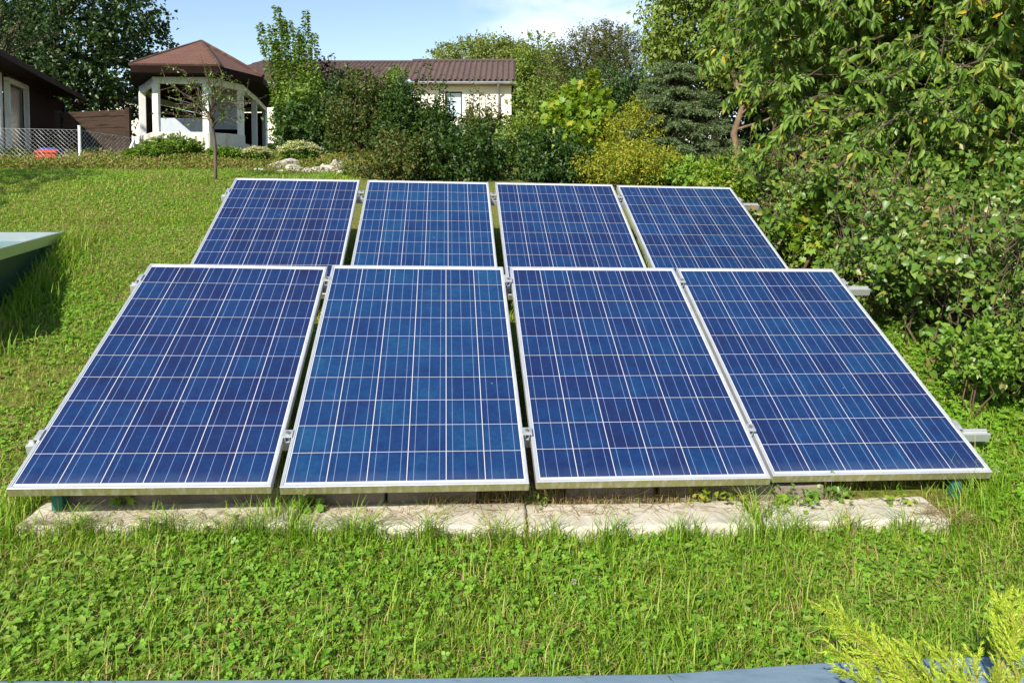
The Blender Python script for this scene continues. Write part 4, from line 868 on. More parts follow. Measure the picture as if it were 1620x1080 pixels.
def small_tree():
    rng = np.random.default_rng(141); b = atg(341, 287, 6, 12); root = empty('young_tree', b, 'young fruit tree with thin bent trunk on the lawn before the pavilion', 'tree'); Y = b.y; mb = MB(); Lv = Leaves(142)
    T = [b - Vector((0, 0, .1)), at(341, 262, Y), at(340, 225, Y), at(337, 203, Y), at(333, 188, Y - .05)]; mb.tube(T, [.021, .018, .0165, .015, .012], 8)
    tips = [(300, 130), (262, 128), (275, 165), (255, 178), (305, 168), (345, 112), (322, 105), (360, 120), (372, 150), (388, 165), (352, 140), (330, 130), (312, 150), (340, 160), (285, 145), (375, 185), (290, 110), (405, 158)]
    for i, (x, y) in enumerate(tips):
        s = T[4] if i % 3 else T[3]; tip = at(x, y, Y + rng.uniform(-.45, .45)); pts = bend(s, tip, rng, 6, .10, -.10); mb.tube(pts, [.008, .007, .006, .005, .004, .003, .0015], 5, cap=False)
        for k in range(9):
            j = rng.integers(2, 6); u = pts[j].lerp(pts[j + 1], rng.uniform()); tw = u + Vector(rng.normal(size=3)) * .10 + Vector((0, 0, .02)); mb.tube([u, u.lerp(tw, .5) + Vector((0, 0, .01)), tw], [.004, .003, .0015], 4, cap=False)
            n_ = int(rng.integers(2, 6)); C = np.array(u)[None] + rng.uniform(.3, 1, n_)[:, None] * np.array(tw - u)[None] + rng.normal(size=(n_, 3)) * .012
            l = .032 * rng.uniform(.7, 1.2, n_); Lv.add(C, unit(rng.normal(size=(n_, 3)) + np.array([0, 0, -.2])), unit(rng.normal(size=(n_, 3)) * .7 + np.array([0, 0, .7])), l, l * .55, 'long', .3, .15)
    mb.build('trunk', M['bark'], root, smooth=True); Lv.build('crown', M['hazel'], root)
small_tree()

# ------------------------------------------------------------------ cherry boughs and hedge at the right
def cherry():
    rng = np.random.default_rng(151); b = gp(5.6, 8.3); root = empty('cherry_tree', b, 'cherry tree hanging long drooping leaves over the hedge at the right', 'tree'); mb = MB(); Lv = Leaves(152)
    T = [b - Vector((0, 0, .2)), b + Vector((-.05, 0, 1.0)), b + Vector((-.15, -.1, 2.0)), b + Vector((-.2, -.15, 3.2)), b + Vector((-.2, -.2, 4.6))]; mb.tube(T, [.17, .15, .13, .10, .06], 10)
    # bough tips given by their place in the picture and distance
    tips = []
    for k in range(175):
        x = rng.uniform(1150, 1720); y = -130 + 500 * rng.uniform() ** .8
        lim = 1120 + max(0, y - 30) * .42 + (90 if y > 250 else 0)
        if x < lim: x = lim + rng.uniform(0, 60)
        tips.append((x, y, rng.uniform(5.3, 8.2) if x > 1300 else rng.uniform(6.3, 8.6)))
    tips = [q for q in tips if not (q[1] > 200 and q[2] < 5.6)]
    tips.append((1520, 300, 6.0))
    for (x, y, Y) in tips + [(1135, 20, 8.2), (1150, 75, 8.0), (1130, 90, 8.6), (1165, 140, 7.8), (1250, 200, 7.0), (1245, 240, 6.6), (1290, 300, 6.0), (1320, 330, 5.6), (1240, 170, 7.2), (1270, 60, 7.0), (1195, 30, 7.6), (1360, 340, 5.4), (1420, 350, 5.3)]:
        tip = at(x, y, Y); s = T[1].lerp(T[4], min(max((tip.z - b.z - .6) / 4, .05), .95)); s = s.lerp(tip, .25); pts = bend(s, tip, rng, 6, .06, -.07)
        pts[6].z -= .05; mb.tube(pts, [.022, .018, .014, .011, .008, .006, .003], 5, cap=False)
        for k in range(15):
            f = rng.uniform(.25, 1.0); j = min(int(f * 6), 5); u = pts[j].lerp(pts[j + 1], f * 6 - j)
            dirv = (tip - s).normalized() * .5 + Vector(rng.normal(size=3)) * .75; dirv.z *= .5; dirv.z -= .1; dirv.normalize(); tl = rng.uniform(.14, .42); tw = u + dirv * tl - Vector((0, 0, tl * .22)); md_ = u.lerp(tw, .5) + Vector((0, 0, tl * .08))
            mb.tube([u, md_, tw], [.005, .004, .002], 4, cap=False)
            n_ = int(14 + tl * 36); v = rng.uniform(.15, 1.05, n_)[:, None]; A0 = np.array(u); A1 = np.array(md_); A2 = np.array(tw); C = (1 - v) ** 2 * A0 + 2 * v * (1 - v) * A1 + v * v * A2 + rng.normal(size=(n_, 3)) * .008
            dn = np.array(dirv); side = rng.normal(size=(n_, 3)); A = unit(dn * .45 + side * .55 + np.array([0, 0, -.95])); Nn = unit(np.array([-.3, -.75, .5]) + rng.normal(size=(n_, 3)) * .55)
            l = rng.uniform(.05, .112, n_); Lv.add(C, A, Nn, l, l * rng.uniform(.34, .44, n_), 'long', .35, .24)
    mb.build('trunk', M['bark'], root, smooth=True); Lv.build('crown', M['cherry'], root)
cherry()

def hedge():
    rng = np.random.default_rng(161); b = gp(3.3, 4.9); root = empty('mixed_hedge', b, 'overgrown mixed hedge with brown bare stems along the right side of the panels', 'hedge'); mb = MB(); Lv = Leaves(162); La = Leaves(163)
    # front line of the hedge (x, y) from near to far
    line = np.array([(2.95, 3.5), (2.72, 4.1), (2.50, 4.9), (2.33, 5.8), (2.22, 7.1)]); cum = np.concatenate([[0], np.cumsum(np.linalg.norm(np.diff(line, axis=0), axis=1))])
    def pos(t): return np.stack([np.interp(t * cum[-1], cum, line[:, 0]), np.interp(t * cum[-1], cum, line[:, 1])], -1)
    for k in range(300):
        t = rng.uniform(0, 1); p = pos(t); dpt = rng.uniform(.0, .75); x, y = p[0] + dpt, p[1] + rng.uniform(-.1, .1); z = float(gz(x, y)); h = rng.uniform(.4, .95)
        tip = Vector((x - rng.uniform(-.15, .22), y + rng.normal() * .28, z + h)); mb.tube(bend((x, y, z - .1), tip, rng, 5, .13), [rng.uniform(.006, .015), .009, .007, .006, .004, .003], 5, cap=False)
    n = 2100; t = rng.uniform(0, 1, n) ** .85; p = pos(t); dep = np.abs(rng.normal(size=n)) * .28; hh = rng.uniform(.06, 1.0, n) ** .9
    H_ = .98 - .34 * t + .10 * np.sin(t * 14) + .06 * np.sin(t * 31 + 1)
    bulge = .16 * np.sin(t * 19 + hh * 5) + .10 * np.sin(t * 43 - hh * 9)
    x = p[:, 0] + dep + bulge - .08; y = p[:, 1] + rng.normal(size=n) * .08; z = gz(x, y) + hh * H_
    # gaps low down, where the stems show
    keep = ~((np.sin(t * 37 + 1.7) + .7 * np.sin(hh * 9 + t * 11) > .62) & (hh < .80)); P = np.stack([x, y, z], 1)[keep]
    D = unit(np.stack([-np.ones(len(P)), -.9 * np.ones(len(P)), .35 * np.ones(len(P))], 1) + rng.normal(size=P.shape) * .4)
    sz = rng.choice([0, 1], len(P), p=[.55, .45])
    for s_, kind, ln, cr, m_ in ((0, 'heart', .050, .085, 13), (1, 'long', .034, .075, 20)):
        Q = P[sz == s_]; fill_clump(Lv, rng, Q, D[sz == s_], m_, cr, ln, .8 if s_ == 0 else .55, kind, .45, -.45, 1.0, .2, .2, .30, mb)
    # dark filling behind
    n = 900; t = rng.uniform(0, 1, n); p = pos(t); x = p[:, 0] + rng.uniform(.5, 1.6, n); y = p[:, 1] + rng.normal(size=n) * .2; z = gz(x, y) + rng.uniform(0, 1.0, n); P = np.stack([x, y, z], 1); D = unit(rng.normal(size=P.shape) + np.array([-.6, -.6, .2]))
    fill_clump(Lv, rng, P, D, 13, .11, .065, .65, 'rhomb')
    mb.build('stems', M['deadwood'], root, smooth=True); Lv.build('foliage', M['hedge'], root)
    # bare brown twig tangle
    mt = MB()
    for k in range(420):
        t = rng.choice([rng.normal(.50, .06), rng.normal(.76, .05), rng.normal(.2, .08), rng.uniform(.1, .9)]); t = min(max(t, .02), .98); p = pos(t); x, y = p[0] + rng.uniform(-.10, .2), p[1]; z = float(gz(x, y)) + rng.uniform(.1, .9); a = Vector((x, y, z)); q = a + Vector((rng.normal() * .10, rng.normal() * .12, rng.uniform(-.1, .35)))
        mt.tube(bend(a, q, rng, 5, .22), [.0034, .003, .0025, .002, .0016, .001], 4, cap=False)
    mt.build('dead_twigs', M['deadwood'], root)
hedge()
bush('bright green maple sapling growing out of the hedge by the back panel', 1288, 322, 408, 70, 6.0, 'maple', .070, 60, 11, .075, 171, name='maple_sapling', cat='sapling', depth=.22, kind='maple', asp=1.0, shoots=[(at(1290, 440, 5.9), at(1280, 330, 5.9)), (at(1270, 430, 5.9), at(1330, 318, 5.8))], sh_n=26, sh_r=.10)
bush('low pale green shrub at the right foot of the hedge', 1560, 520, 610, 90, 4.05, 'weed', .04, 60, 14, .06, 173, depth=.25, ns=6, kind='long', asp=.6)

# ------------------------------------------------------------------ flower beds by the pavilion
def perennial(label, x, y0, y1, wpx, Y, seed, leafm='weed', heads=True, ln=.055, n=130, name='flowering_perennial', cat='perennial'):
    rng = np.random.default_rng(seed); top, bot = at(x, y0, Y), at(x, y1, Y); b = gp(top.x, Y); root = empty(name, b, label, cat, 'clumps of plants by the pavilion'); mb = MB(); Lv = Leaves(seed + 1); Lf = Leaves(seed + 2); rx = wpx / 2 * Y / F
    for k in range(n):
        a = rng.uniform(0, 2 * pi); r_ = rx * rng.uniform(0, 1) ** .5; s = b + Vector((cos(a) * r_ * .7, sin(a) * r_ * .5, 0)); h = (top.z - b.z) * (1 - .35 * (r_ / rx) ** 2) * rng.uniform(.8, 1.02); tip = s + Vector((cos(a) * r_ * .3, sin(a) * r_ * .2, h)); mb.tube([s, s.lerp(tip, .5), tip], [.005, .004, .003], 4, cap=False)
        m_ = 16; u = rng.uniform(.15, .95, m_); C = np.array(s) + u[:, None] * np.array(tip - s); A = unit(np.stack([rng.normal(size=m_), rng.normal(size=m_), rng.uniform(-.3, .5, m_)], 1)); l = ln * rng.uniform(.6, 1.2, m_); Lv.add(C, A, unit(rng.normal(size=(m_, 3)) * .3 + np.array([0, 0, 1])), l, l * .4, 'rhomb', .2, .2)
        if heads and rng.uniform() < .8:
            m_ = 26; C = np.array(tip) + rng.normal(size=(m_, 3)) * np.array([.03, .03, .008]); Lf.add(C, unit(rng.normal(size=(m_, 3)) * np.array([1, 1, .3])), np.tile([0., -.2, 1], (m_, 1)), .022, .018, 'round', .1, .0)
    mb.build('stems', M['greenstem'], root); Lv.build('foliage', M[leafm], root)
    if heads: Lf.build('flower_heads', M['flower'], root)
perennial('cream flowering clump right of the pavilion foot', 474, 222, 262, 66, 11.2, 181, n=150)
perennial('small cream flowering clump at the right corner of the pavilion', 405, 231, 262, 42, 11.8, 185, n=90)
perennial('tall weedy clump with seed spikes before the pavilion parapet', 270, 210, 270, 100, 12.0, 189, n=210, ln=.075, heads=False, name='weed_clump', cat='weeds')
perennial('weedy clump right of the young tree trunk', 352, 228, 270, 60, 11.6, 193, n=110, ln=.07, heads=False, name='weed_clump', cat='weeds')
perennial('bushy green clump with yellow tips left of the pavilion', 225, 230, 270, 56, 11.6, 195, n=120, ln=.075, heads=False, name='weed_clump', cat='weeds')
def spikes():
    rng = np.random.default_rng(197); 
    for i, (x, y, lab) in enumerate([(285, 208, 'tallest green seed spike before the pavilion parapet'), (295, 220, 'thin seed spike right of the tallest one'), (310, 216, 'thin seed spike in the middle of the parapet'), (322, 218, 'thin seed spike left of the young tree trunk'), (262, 226, 'short seed spike at the left of the parapet')]):
        Y = 12.2; tip = at(x, y, Y); b = gp(tip.x, Y); root = empty('seed_spike', b, lab, 'seed spike', 'seed spikes before the pavilion'); mb = MB(); mb.tube(bend(b, tip, rng, 3, .03), [.006, .005, .004, .002], 5); Lv = Leaves(198 + i); k = 90; u = rng.uniform(.2, 1, k); C = np.array(b) + u[:, None] * np.array(tip - b); d = unit(rng.normal(size=(k, 3)) + np.array([0, 0, .4])); Lv.add(C, d, unit(rng.normal(size=(k, 3))), .04 * (1.2 - u) + .012, .016, 'rhomb'); mb.build('stem', M['greenstem'], root); Lv.build('seed_head', M['gold'], root)
spikes()

def scatter(n, poly, seed):
    rng = np.random.default_rng(seed); P = np.array(poly); lo, hi = P.min(0), P.max(0); out = []; got = 0
    while got < n:
        q = rng.uniform(lo, hi, (n * 2, 2)); ins = np.zeros(len(q), bool)
        for i in range(len(P)):
            a, b = P[i], P[i - 1]; c = ((a[1] > q[:, 1]) != (b[1] > q[:, 1])); xi = (b[0] - a[0]) * (q[:, 1] - a[1]) / (b[1] - a[1] + 1e-12) + a[0]; ins ^= c & (q[:, 0] < xi)
        q = q[ins]; out.append(q); got += len(q)
    return np.concatenate(out)[:n], rng

# low cover on the bed edge
def bed_cover():
    Lv = Leaves(201)
    for poly, n, ln, hh in (([(-7.6, 9.6), (-2.0, 9.4), (-1.4, 12.5), (-8.5, 12.5)], 30000, .04, .10), ([(-10.5, 12), (-1.5, 12), (-1.5, 16), (-12, 16)], 12000, .06, .13)):
        q, rng = scatter(n, poly, 202 + n); q = q[~((np.abs(q[:, 0] + 6.9) < 1.5) & (np.abs(q[:, 1] - 12.2) < 1.1) & (rng.uniform(size=n) < .8))]; n = len(q); q = q[~((np.abs(q[:, 0] + 2.75) < .85) & (np.abs(q[:, 1] - 9.9) < .75) & (rng.uniform(size=n) < .8))]; n = len(q); pz = .5 + .5 * np.sin(q[:, 0] * 3.1) * np.cos(q[:, 1] * 2.3 + q[:, 0]); z = gz(q[:, 0], q[:, 1]) + rng.uniform(0, 1, n) * hh * (.4 + pz); C = np.column_stack([q, z]); A = unit(rng.normal(size=(n, 3)) + np.array([0, -.3, .3])); l = ln * rng.uniform(.6, 1.3, n)
        Lv.add(C, A, unit(rng.normal(size=(n, 3)) * .5 + np.array([0, -.3, 1])), l, l * .5, 'rhomb', .2, .2)
    o = Lv.build('ground_cover', M['sedum']); tag(o, 'red and green low plants along the edge of the bed above the lawn', 'ground cover', kind='stuff')
bed_cover()

# ------------------------------------------------------------------ lawn: blades, clover, weeds
PLF = [tuple(loc(0, -.03, -.02, 0))[:2], tuple(loc(3, PW + .03, -.02, 0))[:2], tuple(loc(7, PW + .03, PH, 0))[:2], tuple(loc(4, -.03, PH, 0))[:2]]
SLP = []
for p, q, zt in slabs:
    d = (q - p); d.z = 0; d.normalize(); n_ = Vector((-d.y, d.x, 0)); SLP.append([(p.x, p.y), (q.x, q.y), (q.x + n_.x * .22, q.y + n_.y * .22), (p.x + n_.x * .22, p.y + n_.y * .22)])
pondP = [(p.x, p.y) for p in pond]
def on_lawn(q, rng, soft=True):
    ok = ~inpoly(q, pondP)
    for s in SLP: ok &= ~inpoly(q, s)
    return ok
def blades(Lv, q, rng, ln, wd, lean=.45, comb=None):
    n = len(q); z = gz(q[:, 0], q[:, 1]) - .004; C = np.column_stack([q, z]); a = rng.uniform(0, 2 * pi, n); k = rng.uniform(.15, 1, n) * lean
    A = np.stack([np.cos(a) * k, np.sin(a) * k, np.ones(n)], 1); Nn = np.stack([-np.cos(a), -np.sin(a), .25 * np.ones(n)], 1)
    Lv.add(C, A, Nn, ln, wd, 'blade', .35, .30 * rng.uniform(.2, 1.6))
def lawn():
    Lv = Leaves(301)
    def zone(poly, n, seed, l0, l1, wd, lean=.5, under=.06):
        q, rng = scatter(n, poly, seed); ok = on_lawn(q, rng); inp = inpoly(q, PLF); ok &= (~inp) | (rng.uniform(size=len(q)) < under); q = q[ok]
        thin = .5 + .5 * np.sin(q[:, 0] * 2.9 + np.sin(q[:, 1] * 3.7)) * np.cos(q[:, 1] * 2.3 - q[:, 0] * 1.1); q = q[rng.uniform(size=len(q)) < .45 + .55 * thin]
        for part in np.array_split(q, 6): blades(Lv, part, rng, rng.uniform(l0, l1, len(part)) * rng.choice([1, 1, 1, 1.6], len(part)), wd * rng.uniform(.7, 1.3, len(part)), lean)
    zone([(-2.6, 2.15), (2.8, 2.25), (3.0, 3.55), (-2.6, 3.15)], 92000, 303, .028, .076, .0032, .85)
    zone([(-4.6, 3.0), (-1.7, 3.0), (-1.9, 5.2), (-4.2, 5.2)], 60000, 304, .02, .045, .0034, 1.0)
    zone([(-7.8, 5.0), (-1.9, 5.0), (-2.0, 7.2), (-6.5, 7.2)], 80000, 305, .018, .040, .005, 1.1)
    zone([(-9.5, 7.0), (-2.0, 7.0), (-1.6, 9.7), (-9.5, 9.7)], 90000, 306, .018, .042, .0062, 1.1)
    zone([(1.9, 3.0), (3.6, 3.0), (3.2, 5.6), (2.1, 5.6)], 34000, 307, .03, .08, .004, .7)
    zone([(-2.1, 2.95), (2.1, 3.3), (1.9, 7.2), (-2.3, 6.6)], 30000, 308, .04, .12, .004, .6, 1.0)
    # longer tufts: slab front edge, board edge, around the pond
    rng = np.random.default_rng(309)
    for p, q, zt in slabs:
        n = int((q - p).length * 950); u = rng.uniform(-.02, 1.02, n); Q = np.stack([p.x + (q.x - p.x) * u, p.y + (q.y - p.y) * u - np.abs(rng.normal(size=n)) * .03 - .004], 1)
        dens = .5 + .5 * np.sin(u * 21 + p.x * 5); sel = rng.uniform(size=n) < .35 + .65 * dens; Q = Q[sel]; blades(Lv, Q, rng, rng.uniform(.06, .16, len(Q)) * (.75 + .6 * dens[sel]), .0035, .7)
    for _ in range(60):
        c = np.array([rng.uniform(-2.3, 2.5), rng.uniform(2.25, 3.0)]); n = rng.integers(8, 26); Q = c + rng.normal(size=(n, 2)) * .02; Q = Q[on_lawn(Q, rng)]
        if len(Q): blades(Lv, Q, rng, rng.uniform(.08, .19, len(Q)), .0042, .9)
    for c in (atg(440, 838), atg(1206, 835), atg(1545, 815), atg(1560, 780), atg(20, 815)):
        n = 90; Q = np.array([c.x, c.y]) + rng.normal(size=(n, 2)) * .045; blades(Lv, Q, rng, rng.uniform(.10, .24, n), .004, .6)
    o = Lv.build('grass', M['grass']); tag(o, 'sunlit mown lawn grass with thin dry patches', 'grass', kind='stuff')
    # tall grass in the pond's shade
    Lt = Leaves(311); n = 2000; u = rng.uniform(-.02, 1, n) ** 1.0; off = np.abs(rng.normal(size=n)) * .12 + .01; nd = Vector((-dE.y, dE.x, 0)); nd = nd if nd.x > 0 else -nd
    Q = np.stack([C0.x + dE.x * 2.2 * u + nd.x * off, C0.y + dE.y * 2.2 * u + nd.y * off], 1); blades(Lt, Q, rng, rng.uniform(.05, .22, n) * (1 - np.clip(off - .1, 0, .5)), .0055, .8)
    o = Lt.build('tall_grass', M['grass']); tag(o, 'unmown tall grass against the side of the raised pond', 'tall grass', kind='stuff')
    # dry grass under the panels
    Ld = Leaves(313); Q, r2 = scatter(5200, [(-.35, 3.22), (1.05, 3.36), (1.0, 3.7), (-.4, 3.6)], 314); blades(Ld, Q, r2, r2.uniform(.05, .17, len(Q)), .0032, .9)
    Q, r2 = scatter(3200, [(1.05, 3.42), (2.15, 3.55), (2.1, 3.85), (1.0, 3.75)], 315); blades(Ld, Q, r2, r2.uniform(.05, .17, len(Q)), .0032, .9)
    Q, r2 = scatter(900, [(-1.9, 2.95), (2.0, 3.3), (2.0, 3.42), (-1.9, 3.12)], 316); Q = np.concatenate([Q, np.array([atz(1490, 806, .14)[:2]]) + r2.normal(size=(260, 2)) * np.array([.07, .04])]); n = len(Q); a = r2.uniform(0, 2 * pi, n); C = np.column_stack([Q, np.interp(Q[:, 0], [-2, 2], [.168, .118]) + r2.uniform(0, .01, n)]); Ld.add(C, np.stack([np.cos(a), np.sin(a), r2.uniform(-.05, .25, n)], 1), np.tile([0., 0, 1.], (n, 1)), r2.uniform(.03, .10, n), .0028, 'blade', .1, .1)
    for poly, n, sd_, l1 in (([(-2.6, 2.2), (2.8, 2.3), (3.0, 3.1), (-2.6, 2.9)], 9000, 317, .06), ([(-6.5, 3.0), (-2.0, 3.0), (-2.1, 9.4), (-8.5, 9.4)], 42000, 318, .08)):
        Q, r2 = scatter(n, poly, sd_); pt_ = np.sin(Q[:, 0] * 4.3 + 2) * np.cos(Q[:, 1] * 3.1 - Q[:, 0] * 1.9); Q = Q[(r2.uniform(size=len(Q)) < np.clip(.3 + .7 * pt_, .05, 1)) & on_lawn(Q, r2) & ~inpoly(Q, PLF)]; n = len(Q); a = r2.uniform(0, 2 * pi, n); C = np.column_stack([Q, gz(Q[:, 0], Q[:, 1]) + r2.uniform(.005, .035, n)]); Ld.add(C, np.stack([np.cos(a), np.sin(a), r2.uniform(-.2, .6, n)], 1), np.tile([0., -.3, 1.], (n, 1)), r2.uniform(.02, l1, n), .003, 'blade', .1, .2)
    o = Ld.build('dry_grass', M['straw_stuff']); tag(o, 'dry straw-coloured grass in the shade under the panels and on the edging', 'dry grass', kind='stuff')
lawn()
def clover():
    Lv = Leaves(321)
    def patch(poly, n, seed, r0, r1, hh):
        q, rng = scatter(n, poly, seed); q = q[on_lawn(q, rng) & ~inpoly(q, PLF)]; pat = np.sin(q[:, 0] * 3.3 + 1) * np.cos(q[:, 1] * 4.1 + q[:, 0] * 1.7) + .5 * np.sin(q[:, 0] * 7 - q[:, 1] * 5); q = q[rng.uniform(size=len(q)) < np.clip(.55 + .45 * pat, .08, 1)]; n = len(q)
        z = gz(q[:, 0], q[:, 1]) + rng.uniform(.25, 1, n) * hh; C = np.column_stack([q, z]); a0 = rng.uniform(0, 2 * pi, n); r_ = rng.uniform(r0, r1, n); tl = rng.normal(size=(n, 2)) * .35 + np.array([-.05, -.25]); Nn = unit(np.column_stack([tl, np.ones(n)]))
        for k in range(3):
            a = a0 + k * 2 * pi / 3; A = np.stack([np.cos(a), np.sin(a), np.zeros(n)], 1); A = unit(A - Nn * (A * Nn).sum(1, keepdims=True)); Lv.add(C, A, Nn, r_, r_ * .95, 'round', .22, .04)
    patch([(-2.6, 2.15), (2.8, 2.25), (3.0, 3.4), (-2.6, 3.0)], 14500, 322, .0055, .0165, .050)
    patch([(-4.6, 3.0), (-1.8, 3.0), (-1.9, 5.4), (-4.2, 5.4)], 12000, 323, .009, .015, .035)
    patch([(-7.8, 5.0), (-1.9, 5.0), (-2.0, 9.5), (-8.5, 9.5)], 52000, 325, .007, .0125, .022)
    patch([(2.0, 3.2), (3.5, 3.2), (3.1, 5.2), (2.1, 5.2)], 8000, 324, .011, .022, .06)
    o = Lv.build('clover', M['clover']); tag(o, 'three-leaved clover spread through the lawn in front', 'clover', kind='stuff')
clover()
def weeds():
    Lv = Leaves(331); rng = np.random.default_rng(332)
    def ros(n, xr_, yr_, l0, l1, kind='round'):
        for _ in range(n):
            x, y = rng.uniform(*xr_), rng.uniform(*yr_)
            if not on_lawn(np.array([[x, y]]), rng)[0] or inpoly(np.array([[x, y]]), PLF)[0]: continue
            k = rng.integers(4, 9); a = rng.uniform(0, 2 * pi) + np.arange(k) * 2.4; z = float(gz(x, y)) + rng.uniform(.012, .05, k); l = rng.uniform(l0, l1) * rng.uniform(.6, 1.15, k); d = np.stack([np.cos(a), np.sin(a), rng.uniform(-.05, .5, k)], 1)
            C = np.array([x, y, 0]) + d * np.array([1, 1, 0]) * rng.uniform(.004, .03, (k, 1)); C[:, 2] = z; Lv.add(C, d, np.stack([-np.cos(a) * .3, -np.sin(a) * .3 - .2, np.ones(k)], 1), l, l * .72, kind, .25, .25)
    ros(420, (-2.5, 2.7), (2.25, 3.0), .018, .036); ros(190, (-2.5, -1.0), (2.3, 2.85), .022, .040); ros(260, (2.0, 3.3), (3.4, 5.0), .03, .065); ros(160, (-4.2, -2.0), (3.1, 5), .02, .04)
    o = Lv.build('weeds', M['weed']); tag(o, 'broad-leaved weeds among the grass', 'weeds', kind='stuff')
weeds()
def small_plants():
    rng = np.random.default_rng(341)
    for i, (x, y, Y_, r_, n, ln, lab, m_, kd) in enumerate([
        (492, 799, None, .055, 26, .035, 'round-leaved green weed growing in the joint between two edging stones', 'weed', 'round'),
        (195, 792, None, .035, 12, .035, 'small bright green seedling at the back of the left edging stone', 'maple', 'maple'),
        (1262, 797, None, .10, 60, .024, 'leafy weed creeping along the back of the right edging stone', 'weed', 'heart'),
        (1420, 800, None, .07, 26, .026, 'yellowish weed on the right end of the edging', 'maple', 'heart'),
        (1130, 790, None, .13, 70, .026, 'yellowing weed under the third panel', 'gold', 'heart'),
        (850, 792, None, .07, 50, .028, 'feathery green weed at the joint in front of the middle panels', 'hazel', 'rhomb'),
        (1310, 790, None, .12, 60, .024, 'trailing green weed in the shade under the right panel', 'hedge', 'heart')]):
        c = atz(x, y, .17 - .02 * (x - 500) / 400); root = empty('small_weed', c, lab, 'weed'); Lv = Leaves(342 + i); mb = MB(); D = unit(rng.normal(size=(n, 3)) * np.array([1.6, .8, .5]) + np.array([0, 0, .55])); C = np.array(c) + D * rng.uniform(.25, 1, (n, 1)) * r_
        for q in C[::2]: mb.tube([c - Vector((0, 0, .03)), Vector(q)], [.0018, .001], 4, cap=False)
        l = ln * rng.uniform(.7, 1.2, n); Lv.add(C, unit(D * .6 + rng.normal(size=(n, 3)) * .5), unit(rng.normal(size=(n, 3)) * .3 + np.array([0, -.4, 1])), l, l * (.9 if kd != 'rhomb' else .35), kd, .2, .15); mb.build('stems', M['greenstem'], root); Lv.build('foliage', M[m_], root)
small_plants()
def flowers():
    for i, (x, y, r_, lab) in enumerate([(908, 935, .010, 'small white clover flower, the upper of the two in the front lawn'), (877, 957, .010, 'small white clover flower, the lower of the two in the front lawn'), (1574, 757, .016, 'white flower head on the lawn right of the panels'), (1577, 709, .012, 'pale flower head beside the lower rail end')]):
        g = atg(x, y); c = g + Vector((0, 0, .035)); root = empty('lawn_flower', g, lab, 'flower', 'white flowers in the lawn'); mb = MB(); mb.tube([g, c], .0012, 4); mb.build('stem', M['greenstem'], root); Lv = Leaves(360 + i); rng = np.random.default_rng(361 + i); n = 60; d = unit(rng.normal(size=(n, 3)) + np.array([0, 0, .4])); Lv.add(np.array(c) + d * r_ * .2, d, unit(rng.normal(size=(n, 3))), r_, r_ * .4, 'rhomb'); Lv.build('flower_head', M['white_flower'], root)
flowers()

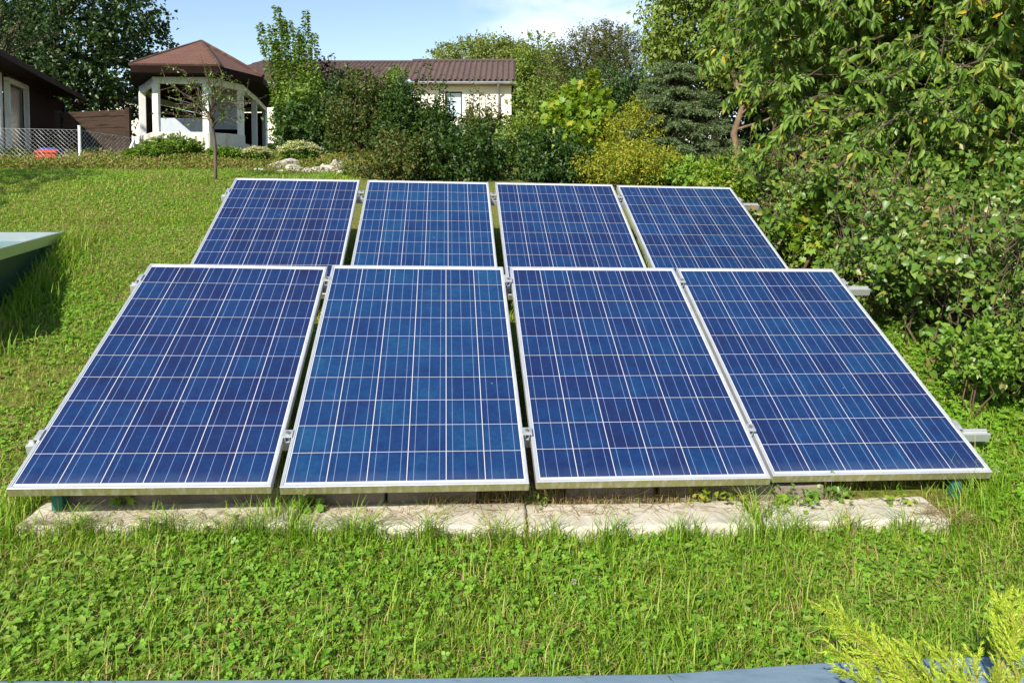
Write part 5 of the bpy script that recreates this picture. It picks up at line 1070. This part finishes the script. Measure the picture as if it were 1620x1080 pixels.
# ------------------------------------------------------------------ golden juniper at the lower right
def juniper():
    rng = np.random.default_rng(371); Yb = 1.93; b = at(1600, 1180, Yb); b.z = max(float(gz(b.x, b.y)), -.02); root = empty('golden_juniper', b, 'golden yellow juniper branches reaching over the blue-grey board', 'shrub'); mb = MB(); Lv = Leaves(372)
    tips = [(1302, 960, 2.02), (1318, 985, 2.0), (1312, 1030, 2.0), (1330, 1060, 1.95), (1382, 1008, 2.0), (1415, 1030, 1.98), (1440, 1025, 1.98), (1480, 1030, 2.0), (1500, 1045, 1.96), (1540, 1040, 1.95), (1570, 1060, 1.92), (1585, 945, 2.05), (1600, 955, 2.0), (1592, 985, 2.0), (1612, 995, 2.0), (1640, 930, 2.0), (1600, 1015, 1.95), (1460, 1060, 1.9), (1400, 1055, 1.93), (1355, 1010, 2.0), (1370, 1075, 1.9), (1520, 1070, 1.9), (1625, 1050, 1.9), (1432, 1075, 1.9), (1490, 1085, 1.88)]
    def spray(s, tip, depth):
        ln = (tip - s).length; pts = bend(s, tip, rng, 6, .03, -.05); mb.tube(pts, [.0032 * (1 - .12 * i) for i in range(7)] if depth else [.006, .005, .0045, .004, .003, .002, .0012], 4, cap=False)
        k = int(ln / (.0052 if depth else .011)); d = (tip - s).normalized()
        for i in range(k):
            f = (i + rng.uniform()) / k
            if depth == 0 and f < .25: continue
            j = min(int(f * 6), 5); u = pts[j].lerp(pts[j + 1], f * 6 - j); sd_ = Vector(rng.normal(size=3)); sd_ = (sd_ - d * sd_.dot(d)).normalized(); dd = (d * .95 + sd_ * .6).normalized()
            if depth == 0:
                tl = (.022 + .05 * (1 - abs(f - .5))) * rng.uniform(.5, 1.15); spray2(u, u + dd * tl)
            else: pass
        m_ = int(ln / .0011); f = rng.uniform(.2, 1, m_); P = np.array([np.array(pts[min(int(x * 6), 5)].lerp(pts[min(int(x * 6) + 1, 6)], x * 6 - int(x * 6))) for x in f]); A = unit(np.array(d) + rng.normal(size=(m_, 3)) * .35); Lv.add(P, A, unit(rng.normal(size=(m_, 3)) + np.array([0, -.5, .5])), .015 * rng.uniform(.6, 1.3, m_), .0019, 'rhomb', .1, .02)
    def spray2(a, c):
        d = np.array(c - a); ln = np.linalg.norm(d); m_ = max(int(ln / .0009), 6); f = rng.uniform(0, 1, m_); P = np.array(a) + f[:, None] * d; A = unit(d / ln + rng.normal(size=(m_, 3)) * .32); Lv.add(P, A, unit(rng.normal(size=(m_, 3)) + np.array([0, -.5, .5])), .0145 * rng.uniform(.6, 1.2, m_), .0019, 'rhomb', .1, .02); mb.tube([a, c], [.0012, .0006], 3, cap=False)
    for (x, y, Y) in tips:
        tip = at(x, y, Y); s = b + Vector((rng.uniform(-.12, .08), rng.uniform(-.05, .05), .02)); mid_ = s.lerp(tip, .45); spray(mid_, tip, 0); mb.tube([s, s.lerp(mid_, .5) + Vector((0, 0, .02)), mid_], [.009, .008, .006], 5, cap=False)
    mb.build('branches', M['juniper_stem'], root); Lv.build('foliage', M['juniper'], root)
juniper()
